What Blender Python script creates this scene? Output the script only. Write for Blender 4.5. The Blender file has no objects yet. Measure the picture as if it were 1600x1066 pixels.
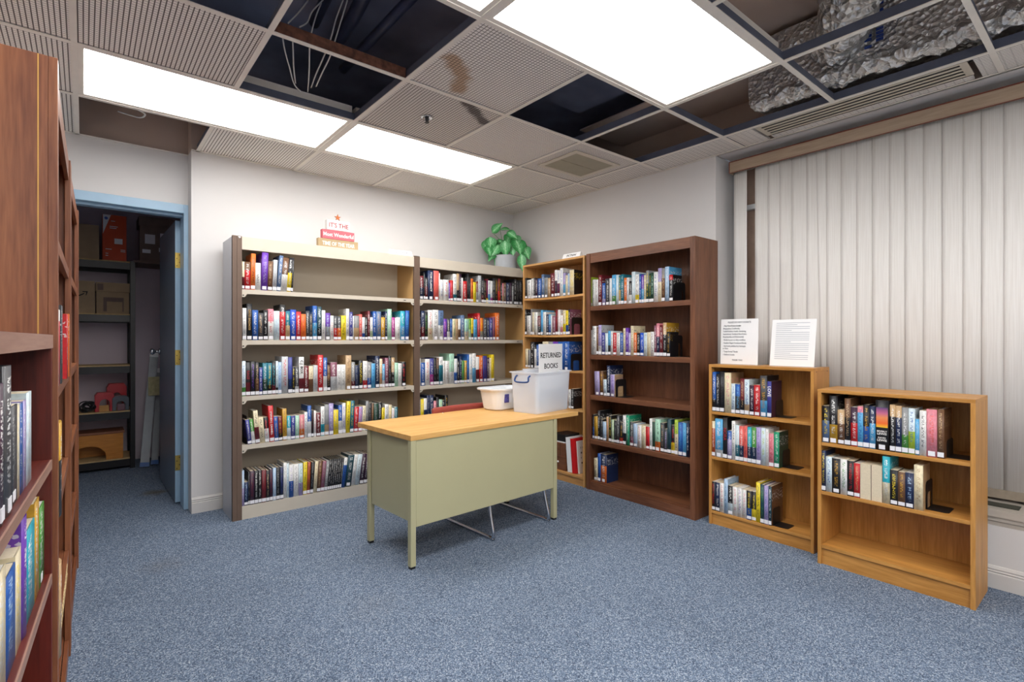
import bpy, bmesh, math, random
from mathutils import Matrix, Vector
random.seed(7)
sc = bpy.context.scene
COLL = sc.collection
PI = math.pi

# ------------------------------------------------------------------ camera, world, exposure
cam_d = bpy.data.cameras.new('camera')
cam_d.sensor_width = 36.0
cam_d.lens = 36.0 * 808.0 / 1600.0
cam_d.shift_y = -2.0 / 1600.0
cam_d.clip_start = 0.02
cam = bpy.data.objects.new('camera', cam_d)
COLL.objects.link(cam)
cam.location = (0, 0, 1.2)
cam.rotation_euler = (PI / 2, 0, math.radians(-39.6))
sc.camera = cam
w = bpy.data.worlds.new('world'); sc.world = w; w.use_nodes = True
w.node_tree.nodes['Background'].inputs[0].default_value = (0.75, 0.85, 1.0, 1)
w.node_tree.nodes['Background'].inputs[1].default_value = 0.25
sc.view_settings.view_transform = 'Standard'
sc.view_settings.look = 'None'
sc.view_settings.gamma = 1.0
sc.view_settings.use_curve_mapping = False
sc.view_settings.exposure = 0.0
LIGHT = 9.8          # strength of the ceiling light diffusers

# ------------------------------------------------------------------ helpers
def lin(h):
    h = h.lstrip('#')
    v = [int(h[i:i + 2], 16) / 255 for i in (0, 2, 4)]
    return tuple(((c / 12.92) if c <= 0.04045 else ((c + 0.055) / 1.055) ** 2.4) for c in v)

def newmat(name):
    m = bpy.data.materials.new(name); m.use_nodes = True
    nt = m.node_tree; b = nt.nodes['Principled BSDF']
    return m, nt, b

def link(nt, a, b): nt.links.new(a, b)

def mat(name, col, rough=0.5, metal=0.0, var=0.04, vscale=12.0, bump=0.0, bscale=200.0, spec=0.5, coat=0.0):
    """plain material with a little procedural variation"""
    m, nt, b = newmat(name)
    c = lin(col) if isinstance(col, str) else col
    tc = nt.nodes.new('ShaderNodeTexCoord')
    n = nt.nodes.new('ShaderNodeTexNoise'); n.inputs['Scale'].default_value = vscale; n.inputs['Detail'].default_value = 3
    link(nt, tc.outputs['Object'], n.inputs['Vector'])
    r = nt.nodes.new('ShaderNodeValToRGB')
    r.color_ramp.elements[0].position = 0.3; r.color_ramp.elements[1].position = 0.7
    r.color_ramp.elements[0].color = tuple(max(0, x * (1 - var)) for x in c) + (1,)
    r.color_ramp.elements[1].color = tuple(min(1, x * (1 + var)) for x in c) + (1,)
    link(nt, n.outputs['Fac'], r.inputs['Fac']); link(nt, r.outputs['Color'], b.inputs['Base Color'])
    b.inputs['Roughness'].default_value = rough; b.inputs['Metallic'].default_value = metal
    b.inputs['Specular IOR Level'].default_value = spec
    if coat: b.inputs['Coat Weight'].default_value = coat
    if bump:
        n2 = nt.nodes.new('ShaderNodeTexNoise'); n2.inputs['Scale'].default_value = bscale; n2.inputs['Detail'].default_value = 2
        link(nt, tc.outputs['Object'], n2.inputs['Vector'])
        bp = nt.nodes.new('ShaderNodeBump'); bp.inputs['Strength'].default_value = bump; bp.inputs['Distance'].default_value = 0.002
        link(nt, n2.outputs['Fac'], bp.inputs['Height']); link(nt, bp.outputs['Normal'], b.inputs['Normal'])
    return m

def wood(name, dark, light, axis='z', rough=0.42, scale=9.0, contrast=1.0):
    m, nt, b = newmat(name)
    tc = nt.nodes.new('ShaderNodeTexCoord'); mp = nt.nodes.new('ShaderNodeMapping')
    s = {'x': (0.07, 1, 1), 'y': (1, 0.07, 1), 'z': (1, 1, 0.07)}[axis]
    mp.inputs['Scale'].default_value = tuple(k * scale for k in s)
    link(nt, tc.outputs['Object'], mp.inputs['Vector'])
    n1 = nt.nodes.new('ShaderNodeTexNoise'); n1.inputs['Scale'].default_value = 1.6; n1.inputs['Detail'].default_value = 4; n1.inputs['Distortion'].default_value = 0.6
    link(nt, mp.outputs['Vector'], n1.inputs['Vector'])
    n2 = nt.nodes.new('ShaderNodeTexNoise'); n2.inputs['Scale'].default_value = 14; n2.inputs['Detail'].default_value = 3
    link(nt, mp.outputs['Vector'], n2.inputs['Vector'])
    ad = nt.nodes.new('ShaderNodeMath'); ad.operation = 'MULTIPLY_ADD'; ad.inputs[1].default_value = 0.45
    link(nt, n2.outputs['Fac'], ad.inputs[0]); 
    ml = nt.nodes.new('ShaderNodeMath'); ml.operation = 'MULTIPLY'; ml.inputs[1].default_value = 0.6
    link(nt, n1.outputs['Fac'], ml.inputs[0]); link(nt, ml.outputs[0], ad.inputs[2])
    r = nt.nodes.new('ShaderNodeValToRGB')
    r.color_ramp.elements[0].position = 0.52 - 0.17 / contrast; r.color_ramp.elements[1].position = 0.52 + 0.17 / contrast
    r.color_ramp.elements[0].color = lin(dark) + (1,); r.color_ramp.elements[1].color = lin(light) + (1,)
    link(nt, ad.outputs[0], r.inputs['Fac']); link(nt, r.outputs['Color'], b.inputs['Base Color'])
    b.inputs['Roughness'].default_value = rough
    bp = nt.nodes.new('ShaderNodeBump'); bp.inputs['Strength'].default_value = 0.08; bp.inputs['Distance'].default_value = 0.001
    link(nt, ad.outputs[0], bp.inputs['Height']); link(nt, bp.outputs['Normal'], b.inputs['Normal'])
    return m

class MB:
    """collects shapes of ONE part into one bmesh"""
    def __init__(self): self.bm = bmesh.new()
    def box(self, x0, x1, y0, y1, z0, z1):
        v = [self.bm.verts.new(p) for p in ((x0, y0, z0), (x1, y0, z0), (x1, y1, z0), (x0, y1, z0), (x0, y0, z1), (x1, y0, z1), (x1, y1, z1), (x0, y1, z1))]
        for f in ((3, 2, 1, 0), (4, 5, 6, 7), (0, 1, 5, 4), (1, 2, 6, 5), (2, 3, 7, 6), (3, 0, 4, 7)): self.bm.faces.new([v[i] for i in f])
        return self
    def prism(self, pts, axis, a, b):
        """closed outline PTS (2D) extruded along AXIS from a to b"""
        def P(p, t):
            return {'x': (t, p[0], p[1]), 'y': (p[0], t, p[1]), 'z': (p[0], p[1], t)}[axis]
        va = [self.bm.verts.new(P(p, a)) for p in pts]; vb = [self.bm.verts.new(P(p, b)) for p in pts]
        n = len(pts)
        self.bm.faces.new(va); self.bm.faces.new(vb[::-1])
        for i in range(n): self.bm.faces.new((va[i], vb[i], vb[(i + 1) % n], va[(i + 1) % n]))
        return self
    def tube(self, pts, r, n=10, cap=True):
        pts = [Vector(p) for p in pts]; rings = []
        prev = None
        for i, p in enumerate(pts):
            t = (pts[min(i + 1, len(pts) - 1)] - pts[max(i - 1, 0)]).normalized()
            up = Vector((0, 0, 1)) if abs(t.z) < 0.9 else Vector((1, 0, 0))
            if prev is not None: up = prev
            s = t.cross(up).normalized(); u = s.cross(t).normalized(); prev = u
            rr = r[i] if isinstance(r, (list, tuple)) else r
            rings.append([self.bm.verts.new(p + (s * math.cos(2 * PI * k / n) + u * math.sin(2 * PI * k / n)) * rr) for k in range(n)])
        for a, b in zip(rings, rings[1:]):
            for k in range(n): self.bm.faces.new((a[k], a[(k + 1) % n], b[(k + 1) % n], b[k]))
        if cap:
            self.bm.faces.new(rings[0][::-1]); self.bm.faces.new(rings[-1])
        return self
    def lathe(self, prof, n=32, c=(0, 0)):
        rings = []
        for r, z in prof:
            rings.append([self.bm.verts.new((c[0] + r * math.cos(2 * PI * k / n), c[1] + r * math.sin(2 * PI * k / n), z)) for k in range(n)])
        for a, b in zip(rings, rings[1:]):
            for k in range(n): self.bm.faces.new((a[k], a[(k + 1) % n], b[(k + 1) % n], b[k]))
        self.bm.faces.new(rings[0][::-1]); self.bm.faces.new(rings[-1])
        return self
    def quad(self, *ps):
        self.bm.faces.new([self.bm.verts.new(p) for p in ps]); return self
    def build(self, name, m, parent=None, smooth=False, bevel=0.0, mw=None):
        bmesh.ops.recalc_face_normals(self.bm, faces=self.bm.faces)
        me = bpy.data.meshes.new(name); self.bm.to_mesh(me); self.bm.free()
        me.materials.append(m)
        if smooth:
            for p in me.polygons: p.use_smooth = True
        o = bpy.data.objects.new(name, me); COLL.objects.link(o)
        if parent: o.parent = parent
        if mw is not None: o.matrix_basis = mw
        if bevel:
            md = o.modifiers.new('bevel', 'BEVEL'); md.width = bevel; md.segments = 2; md.limit_method = 'ANGLE'
        return o

def thing(name, label, cat, loc=(0, 0, 0), rz=0.0, group=None):
    o = bpy.data.objects.new(name, None); COLL.objects.link(o)
    o.empty_display_size = 0.05
    o.location = loc; o.rotation_euler = (0, 0, rz); o['label'] = label; o['category'] = cat
    if group: o['group'] = group
    return o

def tag(o, label, cat, group=None):
    o['label'] = label; o['category'] = cat
    if group: o['group'] = group
    return o

def struct(o): o['kind'] = 'structure'; return o

def text(name, s, size, m, parent, mw, ext=0.0004, align='CENTER', sx=1.0):
    """lettering as a thin mesh; text lies in local XY, reading along +X"""
    cu = bpy.data.curves.new(name, 'FONT'); cu.body = s; cu.size = size; cu.extrude = ext
    cu.align_x = align; cu.align_y = 'CENTER'; cu.resolution_u = 2; cu.offset = size * 0.012
    t = bpy.data.objects.new(name, cu); COLL.objects.link(t)
    dg = bpy.context.evaluated_depsgraph_get()
    me = bpy.data.meshes.new_from_object(t.evaluated_get(dg)); me.name = name
    bpy.data.objects.remove(t); bpy.data.curves.remove(cu)
    me.materials.clear(); me.materials.append(m)
    o = bpy.data.objects.new(name, me); COLL.objects.link(o); o.parent = parent
    o.matrix_basis = mw @ Matrix.Diagonal((sx, 1, 1, 1))
    return o
# matrix that stands text up, facing local -Y
STAND = Matrix.Rotation(PI / 2, 4, 'X')

# ------------------------------------------------------------------ materials
M = {}
M['wall'] = mat('painted_wall', 'd9d7d6', 0.85, var=0.015, vscale=3, bump=0.05, bscale=300)
M['base'] = mat('painted_baseboard', 'd2cfcc', 0.5, var=0.02)
M['sill'] = mat('painted_sill', 'b9b2a8', 0.45, var=0.03)
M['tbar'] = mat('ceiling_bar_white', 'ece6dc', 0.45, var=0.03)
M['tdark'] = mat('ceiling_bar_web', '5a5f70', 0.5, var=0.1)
M['deck'] = mat('plenum_deck', '8a90a8', 0.9, var=0.35, vscale=2.2)
M['drywall'] = mat('plenum_drywall', 'c4b0a2', 0.9, var=0.10, vscale=2)
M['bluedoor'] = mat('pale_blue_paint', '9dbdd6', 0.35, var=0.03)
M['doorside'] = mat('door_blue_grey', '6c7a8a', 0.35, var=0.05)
M['brass'] = mat('brass', 'c2a656', 0.35, metal=0.8, var=0.1, vscale=60)
M['chrome'] = mat('chrome', 'c9ccd2', 0.18, metal=1.0, var=0.02)
M['alum'] = mat('aluminium', '8b9096', 0.45, metal=0.35, var=0.1)
M['black'] = mat('black_metal', '16171a', 0.45, var=0.1)
M['bplast'] = mat('black_plastic', '1b1b1e', 0.35, var=0.1)
M['closet'] = mat('closet_block_paint', 'd2c6d0', 0.8, var=0.05, vscale=2)
M['white'] = mat('white_plastic', 'eceef0', 0.35, var=0.01)
M['paper'] = mat('white_paper', 'f2f2f2', 0.7, var=0.01)
M['ink'] = mat('black_ink', '1d1d22', 0.8, var=0.0)
M['greyink'] = mat('grey_ink', '6d6f76', 0.8, var=0.0)
M['redink'] = mat('red_ink', 'a02234', 0.7, var=0.05)
M['wink'] = mat('white_ink', 'f4f2ee', 0.6, var=0.0)
M['yink'] = mat('yellow_ink', 'e8cf4a', 0.6, var=0.0)
M['gink'] = mat('gold_ink', 'c9a25c', 0.6, var=0.0)
M['beige'] = mat('beige_steel', 'cfc6b6', 0.4, var=0.02)
M['beigeb'] = mat('beige_steel_back', 'bcb09d', 0.6, var=0.03, vscale=3)
M['tansteel'] = mat('tan_steel', 'bb9560', 0.5, var=0.05, vscale=3)
M['greyst'] = mat('grey_steel_panel', 'b9bac0', 0.35, var=0.03, vscale=3)
M['post'] = mat('brown_steel_post', '6b574a', 0.5, var=0.05)
M['desk'] = mat('olive_enamel', 'bab690', 0.32, var=0.02, vscale=4)
M['label'] = mat('sticker_white', 'e9e9ee', 0.5, var=0.03, vscale=200)
M['pages'] = mat('book_pages', 'd9cbb0', 0.85, var=0.06, vscale=150)
M['pagesw'] = mat('book_pages_white', 'dcd8d0', 0.85, var=0.06, vscale=150)
M['card'] = mat('cardboard', 'a88f70', 0.8, var=0.06)
M['rust'] = mat('rusted_steel', '6a4334', 0.8, var=0.5, vscale=40)
M['concrete'] = mat('pot_concrete', 'b4b9bf', 0.7, var=0.04, vscale=30)
M['redsteel'] = mat('red_enamel', 'b8202a', 0.3, var=0.05)
M['maroonup'] = mat('maroon_vinyl', 'a04840', 0.45, var=0.05)
for nm, dk, lt in (('oak', 'a5702f', 'd39a52'), ('oaklt', 'b58248', 'dba96c'), ('walnut', '55301d', '84553a'), ('cherry', '65341e', '98603e'), ('desktop', 'd29a50', 'eebf78'), ('cherrydk', '45150f', '70281c')):
    for ax in 'xyz':
        M[nm + ax] = wood('%s_grain_%s' % (nm, ax), dk, lt, ax)
M['fine'] = wood('light_stool_wood', 'b06a20', 'd8913c', 'x')
# ------------------------------------------------------------------ carpet
def carpet_mat():
    m, nt, b = newmat('blue_loop_carpet')
    tc = nt.nodes.new('ShaderNodeTexCoord')
    mp = nt.nodes.new('ShaderNodeMapping'); mp.inputs['Rotation'].default_value = (0, 0, 0.02)
    link(nt, tc.outputs['Object'], mp.inputs['Vector'])
    vo = nt.nodes.new('ShaderNodeTexVoronoi'); vo.inputs['Scale'].default_value = 270; vo.inputs['Randomness'].default_value = 0.45
    link(nt, mp.outputs['Vector'], vo.inputs['Vector'])
    sp = nt.nodes.new('ShaderNodeSeparateColor'); link(nt, vo.outputs['Color'], sp.inputs[0])
    r = nt.nodes.new('ShaderNodeValToRGB'); cr = r.color_ramp
    cr.elements[0].position = 0.0; cr.elements[0].color = lin('424e62') + (1,)
    cr.elements[1].position = 1.0; cr.elements[1].color = lin('b0b9c5') + (1,)
    e = cr.elements.new(0.35); e.color = lin('627287') + (1,)
    e = cr.elements.new(0.75); e.color = lin('7c8ca2') + (1,)
    link(nt, sp.outputs[0], r.inputs['Fac'])
    # soft wear and stains
    n = nt.nodes.new('ShaderNodeTexNoise'); n.inputs['Scale'].default_value = 1.4; n.inputs['Detail'].default_value = 4
    link(nt, tc.outputs['Object'], n.inputs['Vector'])
    r2 = nt.nodes.new('ShaderNodeValToRGB'); r2.color_ramp.elements[0].position = 0.3; r2.color_ramp.elements[1].position = 0.65
    r2.color_ramp.elements[0].color = (0.84, 0.84, 0.84, 1); r2.color_ramp.elements[1].color = (1, 1, 1, 1)
    link(nt, n.outputs['Fac'], r2.inputs['Fac'])
    mx = nt.nodes.new('ShaderNodeMix'); mx.data_type = 'RGBA'; mx.blend_type = 'MULTIPLY'; mx.inputs[0].default_value = 1.0
    link(nt, r.outputs['Color'], mx.inputs[6]); link(nt, r2.outputs['Color'], mx.inputs[7])
    last = mx.outputs[2]
    for (x, y, rad, col, amt) in ((0.42, 4.92, 0.13, '5c5540', 0.75), (0.56, 4.82, 0.05, '5a2f22', 0.8), (0.54, 4.98, 0.035, '5a2f22', 0.8), (0.32, 3.3, 0.16, '6b6258', 0.22), (1.0, 2.2, 0.2, '7a756c', 0.12)):
        d = nt.nodes.new('ShaderNodeVectorMath'); d.operation = 'DISTANCE'; d.inputs[1].default_value = (x, y, 0)
        link(nt, tc.outputs['Object'], d.inputs[0])
        nn = nt.nodes.new('ShaderNodeTexNoise'); nn.inputs['Scale'].default_value = 14
        link(nt, tc.outputs['Object'], nn.inputs['Vector'])
        ad = nt.nodes.new('ShaderNodeMath'); ad.operation = 'MULTIPLY_ADD'; ad.inputs[1].default_value = rad * 1.2
        link(nt, nn.outputs['Fac'], ad.inputs[0]); link(nt, d.outputs['Value'], ad.inputs[2])
        mr = nt.nodes.new('ShaderNodeMapRange'); mr.inputs[1].default_value = rad * 1.5; mr.inputs[2].default_value = rad * 0.7
        mr.inputs[3].default_value = 0; mr.inputs[4].default_value = amt
        link(nt, ad.outputs[0], mr.inputs[0])
        k = nt.nodes.new('ShaderNodeMix'); k.data_type = 'RGBA'
        link(nt, mr.outputs[0], k.inputs[0]); link(nt, last, k.inputs[6]); k.inputs[7].default_value = lin(col) + (1,)
        last = k.outputs[2]
    link(nt, last, b.inputs['Base Color'])
    b.inputs['Roughness'].default_value = 0.95; b.inputs['Specular IOR Level'].default_value = 0.15
    bp = nt.nodes.new('ShaderNodeBump'); bp.inputs['Strength'].default_value = 0.5; bp.inputs['Distance'].default_value = 0.004; bp.invert = True
    link(nt, vo.outputs['Distance'], bp.inputs['Height']); link(nt, bp.outputs['Normal'], b.inputs['Normal'])
    return m
M['carpet'] = carpet_mat()

ZC = 2.51
XL, XR, YB, YN = -0.40, 3.46, 4.16, -2.2
struct(MB().box(XL - 0.4, 3.9, YN - 0.1, 6.75, -0.08, 0).build('floor', M['carpet']))
# walls run on above the hung ceiling up to the deck
WT = 3.05
struct(MB().box(0.569, XR + 0.1, YB, YB + 0.14, 0, ZC).build('wall_back', M['wall']))
struct(MB().box(0.569, XR + 0.1, YB + 0.001, YB + 0.14, ZC, WT).build('wall_back_upper', M['drywall']))
struct(MB().box(XR, XR + 0.12, 1.91, YB, 0, ZC).box(XR + 0.12, XR + 0.30, 1.911, 2.05, 0, ZC).build('wall_right', M['wall']))
struct(MB().box(XR + 0.03, XR + 0.15, YN, YB, ZC + 0.01, WT).build('wall_right_upper', M['drywall']))
struct(MB().box(XL - 0.12, XL, YN, 4.30, 0, ZC).build('wall_left', M['wall']))
struct(MB().box(XL - 0.12, XL, YN, 4.30, ZC, WT).build('wall_left_upper', M['drywall']))
struct(MB().box(XL - 0.12, 3.9, YN - 0.12, YN, 0, WT).build('wall_near', M['wall']))
# door wall with the opening
JX0, JX1, JH = -0.36, 0.535, 2.11
struct(MB().box(XL - 0.12, JX0 - 0.04, 4.30, 4.44, 0, ZC).box(JX0 - 0.04, 0.575, 4.30, 4.44, JH + 0.03, ZC).box(0.569, 0.70, 4.30, 4.44, 0, ZC).build('wall_door', M['wall']))
struct(MB().box(XL - 0.12, 0.70, 4.32, 4.44, ZC, WT).build('wall_door_upper', M['drywall']))
struct(MB().box(XL - 0.12, 3.9, YN - 0.1, 6.75, WT, WT + 0.1).build('ceiling_deck', M['deck']))
# window wall: low box under the window, strip above, end wall
struct(MB().box(3.398, 3.80, YN, 1.90, 0, 0.30).build('wall_window_low', M['wall']))
struct(MB().box(3.66, 3.80, YN, 1.90, 2.44, ZC).build('wall_window_high', M['wall']))
def moulding(name, pts, axis, a, b, m): return struct(MB().prism(pts, axis, a, b).build(name, m))
moulding('trim_1', [(3.384, 0.345), (3.384, 0.38), (3.66, 0.38), (3.66, 0.301), (3.399, 0.301), (3.399, 0.318), (3.391, 0.325), (3.391, 0.345)], 'y', YN, 1.90, M['sill'])
# sheen: baseboards with ridges
def baseb(name, axis, off, sgn, a, b):
    z = 0.012 * sgn
    pts = [(off, 0), (off - z * 1.3, 0), (off - z * 1.3, 0.070), (off - z * 0.9, 0.074), (off - z * 1.2, 0.082), (off - z * 0.8, 0.086), (off - z * 1.0, 0.094), (off - z * 0.5, 0.105), (off, 0.108)]
    return moulding(name, pts, axis, a, b, M['base'])
baseb('baseboard_back', 'x', YB, 1, 0.569, XR)
baseb('baseboard_right', 'y', XR, 1, 1.91, YB)
baseb('baseboard_window', 'y', 3.398, 1, YN, 1.90)
# closet behind the door
CXL, CXR, CYB = -0.75, 0.80, 6.42
struct(MB().box(CXL, CXR, CYB, CYB + 0.1, 0, 2.6).build('wall_closet_back', M['closet']))
struct(MB().box(CXR, CXR + 0.1, 4.44, CYB, 0, 2.6).build('wall_closet_right', M['closet']))
struct(MB().box(CXL - 0.1, CXL, 4.44, CYB, 0, 2.6).build('wall_closet_left', M['closet']))
struct(MB().box(CXL, CXR, 4.44, CYB, 2.6, 2.7).build('ceiling_closet', M['closet']))
# steel door frame
fr = MB()
fr.box(0.541, 0.5685, 4.285, 4.462, 0, 2.153)
fr.box(-0.40, -0.36, 4.285, 4.46, 0, 2.153)
fr.box(-0.36, 0.541, 4.285, 4.46, 2.092, 2.153).box(-0.36, 0.541, 4.34, 4.40, 2.075, 2.092)
struct(fr.build('door_1', M['bluedoor'], bevel=0.002))
# open door leaf
dl = thing('closet_door', 'grey-blue closet door standing open on brass hinges', 'door', (0.529, 4.474, 0), math.radians(90.8))
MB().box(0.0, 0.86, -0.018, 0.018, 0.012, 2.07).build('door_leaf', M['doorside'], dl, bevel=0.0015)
MB().box(-0.003, 0.0, -0.018, 0.018, 0.012, 2.07).build('door_edge', M['bluedoor'], dl)
for z in (0.30, 1.07, 1.78):
    h = MB().box(-0.006, -0.003, -0.016, 0.018, z - 0.055, z + 0.055)
    h.tube([(-0.006, -0.019, z - 0.055), (-0.006, -0.019, z + 0.055)], 0.004, 8)
    ho = h.build('hinge', M['brass'], dl)
    s = MB()
    for k in (-0.04, -0.015, 0.015, 0.04): s.lathe([(0.0001, 0), (0.0035, 0), (0.0035, 0.0015), (0.0001, 0.002)], 8)
    s.bm.free()
    s = MB()
    for i, k in enumerate((-0.04, -0.014, 0.014, 0.04)): s.box(-0.0085, -0.007, (-0.008 if i % 2 else 0.008) - 0.003, (-0.008 if i % 2 else 0.008) + 0.003, z + k - 0.003, z + k + 0.003)
    s.build('screw', M['black'], ho)
kb = MB()
prof = [(0.004, 0.0), (0.026, 0.001), (0.028, 0.008), (0.011, 0.014), (0.010, 0.034), (0.022, 0.042), (0.028, 0.054), (0.026, 0.066), (0.012, 0.073), (0.0005, 0.074)]
kb.lathe(prof, 20)
ko = kb.build('door_knob', M['chrome'], dl, smooth=True)
ko.matrix_basis = Matrix.Translation((0.80, 0.022, 1.10)) @ Matrix.Rotation(-PI / 2, 4, 'X')

# ------------------------------------------------------------------ hung ceiling
GX = [-0.677, -0.035, 0.607, 1.249, 1.891, 2.533, 3.175]
GY = [-2.15, -1.52, -0.87, -0.22, 0.42, 1.065, 1.705, 2.345, 2.985, 3.61]
OPEN = {(1, 8 + 1): 1}
def grooved(name, lines_x, lines_y, stains=()):
    m, nt, b = newmat(name)
    tc = nt.nodes.new('ShaderNodeTexCoord'); sp = nt.nodes.new('ShaderNodeSeparateXYZ')
    link(nt, tc.outputs['Object'], sp.inputs[0])
    outs = []
    for ax, on in ((0, lines_x), (1, lines_y)):
        if not on: continue
        a = nt.nodes.new('ShaderNodeMath'); a.operation = 'MULTIPLY'; a.inputs[1].default_value = 1 / on[0]
        link(nt, sp.outputs[ax], a.inputs[0])
        f = nt.nodes.new('ShaderNodeMath'); f.operation = 'FRACT'; link(nt, a.outputs[0], f.inputs[0])
        g = nt.nodes.new('ShaderNodeMath'); g.operation = 'LESS_THAN'; g.inputs[1].default_value = on[1]
        link(nt, f.outputs[0], g.inputs[0])
        h = nt.nodes.new('ShaderNodeMath'); h.operation = 'MULTIPLY'; h.inputs[1].default_value = on[2]
        link(nt, g.outputs[0], h.inputs[0]); outs.append(h.outputs[0])
    mxm = nt.nodes.new('ShaderNodeMath'); mxm.operation = 'MAXIMUM'
    link(nt, outs[0], mxm.inputs[0])
    if len(outs) > 1: link(nt, outs[1], mxm.inputs[1])
    mx = nt.nodes.new('ShaderNodeMix'); mx.data_type = 'RGBA'
    mx.inputs[6].default_value = lin('f7f2ec') + (1,); mx.inputs[7].default_value = lin('746e69') + (1,)
    link(nt, mxm.outputs[0], mx.inputs[0]); last = mx.outputs[2]
    for (pts, rad, col, amt) in stains:
        prev = None
        for (x, y) in pts:
            d = nt.nodes.new('ShaderNodeVectorMath'); d.operation = 'DISTANCE'; d.inputs[1].default_value = (x, y, 0)
            link(nt, tc.outputs['Object'], d.inputs[0])
            if prev:
                mn = nt.nodes.new('ShaderNodeMath'); mn.operation = 'MINIMUM'; link(nt, prev, mn.inputs[0]); link(nt, d.outputs['Value'], mn.inputs[1]); prev = mn.outputs[0]
            else: prev = d.outputs['Value']
        n = nt.nodes.new('ShaderNodeTexNoise'); n.inputs['Scale'].default_value = 16
        link(nt, tc.outputs['Object'], n.inputs['Vector'])
        ad = nt.nodes.new('ShaderNodeMath'); ad.operation = 'MULTIPLY_ADD'; ad.inputs[1].default_value = rad
        link(nt, n.outputs['Fac'], ad.inputs[0]); link(nt, prev, ad.inputs[2])
        mr = nt.nodes.new('ShaderNodeMapRange'); mr.inputs[1].default_value = rad * 1.45; mr.inputs[2].default_value = rad * 0.9
        mr.inputs[3].default_value = 0; mr.inputs[4].default_value = amt
        link(nt, ad.outputs[0], mr.inputs[0])
        k = nt.nodes.new('ShaderNodeMix'); k.data_type = 'RGBA'; k.blend_type = 'MULTIPLY'
        link(nt, mr.outputs[0], k.inputs[0]); link(nt, last, k.inputs[6]); k.inputs[7].default_value = lin(col) + (1,)
        last = k.outputs[2]
    link(nt, last, b.inputs['Base Color']); b.inputs['Roughness'].default_value = 0.8; b.inputs['Specular IOR Level'].default_value = 0.2
    bp = nt.nodes.new('ShaderNodeBump'); bp.inputs['Strength'].default_value = 0.4; bp.inputs['Distance'].default_value = 0.003; bp.invert = True
    link(nt, mxm.outputs[0], bp.inputs['Height']); link(nt, bp.outputs['Normal'], b.inputs['Normal'])
    return m
P = 0.642 / 36
M['tile'] = grooved('grid_tile', (P, 0.2, 0.85), (P, 0.2, 0.8))
M['tileg'] = grooved('worn_grid_tile', (P, 0.26, 1.0), (P, 0.24, 0.6))
M['tilel'] = grooved('lined_tile', (P, 0.26, 1.0), (P * 2, 0.16, 0.25))
M['tiles1'] = grooved('stained_grid_tile', (P, 0.22, 0.9), (P, 0.22, 0.8), (([(0.06, 0.325), (0.082, 0.338), (0.104, 0.352), (0.126, 0.365), (0.15, 0.39), (0.174, 0.415), (0.198, 0.44), (0.215, 0.477), (0.233, 0.515), (0.25, 0.552)], 0.062, 'c0986a', 0.75),))
M['tiles2'] = grooved('smudged_grid_tile', (P, 0.26, 1.0), (P, 0.26, 1.0), (([(0.364, 0.007), (0.393, 0.024), (0.423, 0.041), (0.452, 0.058), (0.482, 0.078), (0.511, 0.097), (0.541, 0.117), (0.561, 0.128), (0.58, 0.139), (0.6, 0.15)], 0.05, '5a5250', 0.85),))
GT = 'plain grooved ceiling tiles'
GL = 'off-white grooved ceiling tile without marks, lying in the ceiling grid'
def tile(cx, ry, m='tile', label=None, x1=None, y1=None):
    x0, y0 = GX[cx] + 0.012, GY[ry] + 0.012
    x1 = x1 or (GX[cx + 1] - 0.012 if cx + 1 < len(GX) else XR - 0.004); y1 = y1 or (GY[ry + 1] - 0.012 if ry + 1 < len(GY) else YB - 0.004)
    o = MB().box(0, x1 - x0, 0, y1 - y0, 0, 0.012).build('ceiling_tile', M[m])
    o.location = (x0, y0, ZC + 0.002)
    tag(o, label or GL, 'ceiling tile', None if label else GT)
    return o
open_cells = {(1, 9), (2, 7), (1, 6), (2, 6), (4, 6), (5, 6), (5, 5), (5, 4), (4, 4), (5, 3), (4, 3), (3, 4)}
light_cells = {(1, 8): 2, (3, 8): 2, (3, 5): 2, (1, 5): 2, (1, 2): 2, (3, 2): 2, (1, 0): 2, (3, 0): 2}
taken = set(open_cells)
for (a, b_), n in light_cells.items():
    for k in range(n): taken.add((a + k, b_))
special = {(3, 6): ('tiles1', 'grooved ceiling tile with a brown water stain'), (3, 7): ('tiles2', 'grooved ceiling tile holding the sprinkler, dark smudge at one corner'),
           (2, 9): ('tilel', 'ceiling tile with lines running one way, beside the open cell above the door wall'), (5, 7): ('tileg', 'ceiling tile framing the square air vent'),
           (6, 7): ('tilel', 'narrow ceiling tile between the square vent and the window-side wall'), (4, 7): ('tile', 'clean grooved ceiling tile between the sprinkler tile and the square vent')}
for cx in range(0, 7):
    for ry in range(0, 10):
        if (cx, ry) in taken: continue
        if cx == 6 and ry in (3, 4, 5): continue
        s = special.get((cx, ry))
        if cx == 0:
            x1 = GX[1] - 0.012
            o = MB().box(0, x1 - (XL + 0.002), 0, (GY[ry + 1] if ry < 9 else 4.30) - GY[ry] - 0.024, 0, 0.012).build('ceiling_tile', M['tileg' if ry > 5 else 'tile'])
            o.location = (XL + 0.002, GY[ry] + 0.012, ZC + 0.002); tag(o, GL, 'ceiling tile', GT)
            continue
        if s: tile(cx, ry, s[0], s[1])
        else: tile(cx, ry, 'tilel' if cx == 6 else 'tileg' if (cx, ry) == (1, 7) else 'tile')
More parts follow.
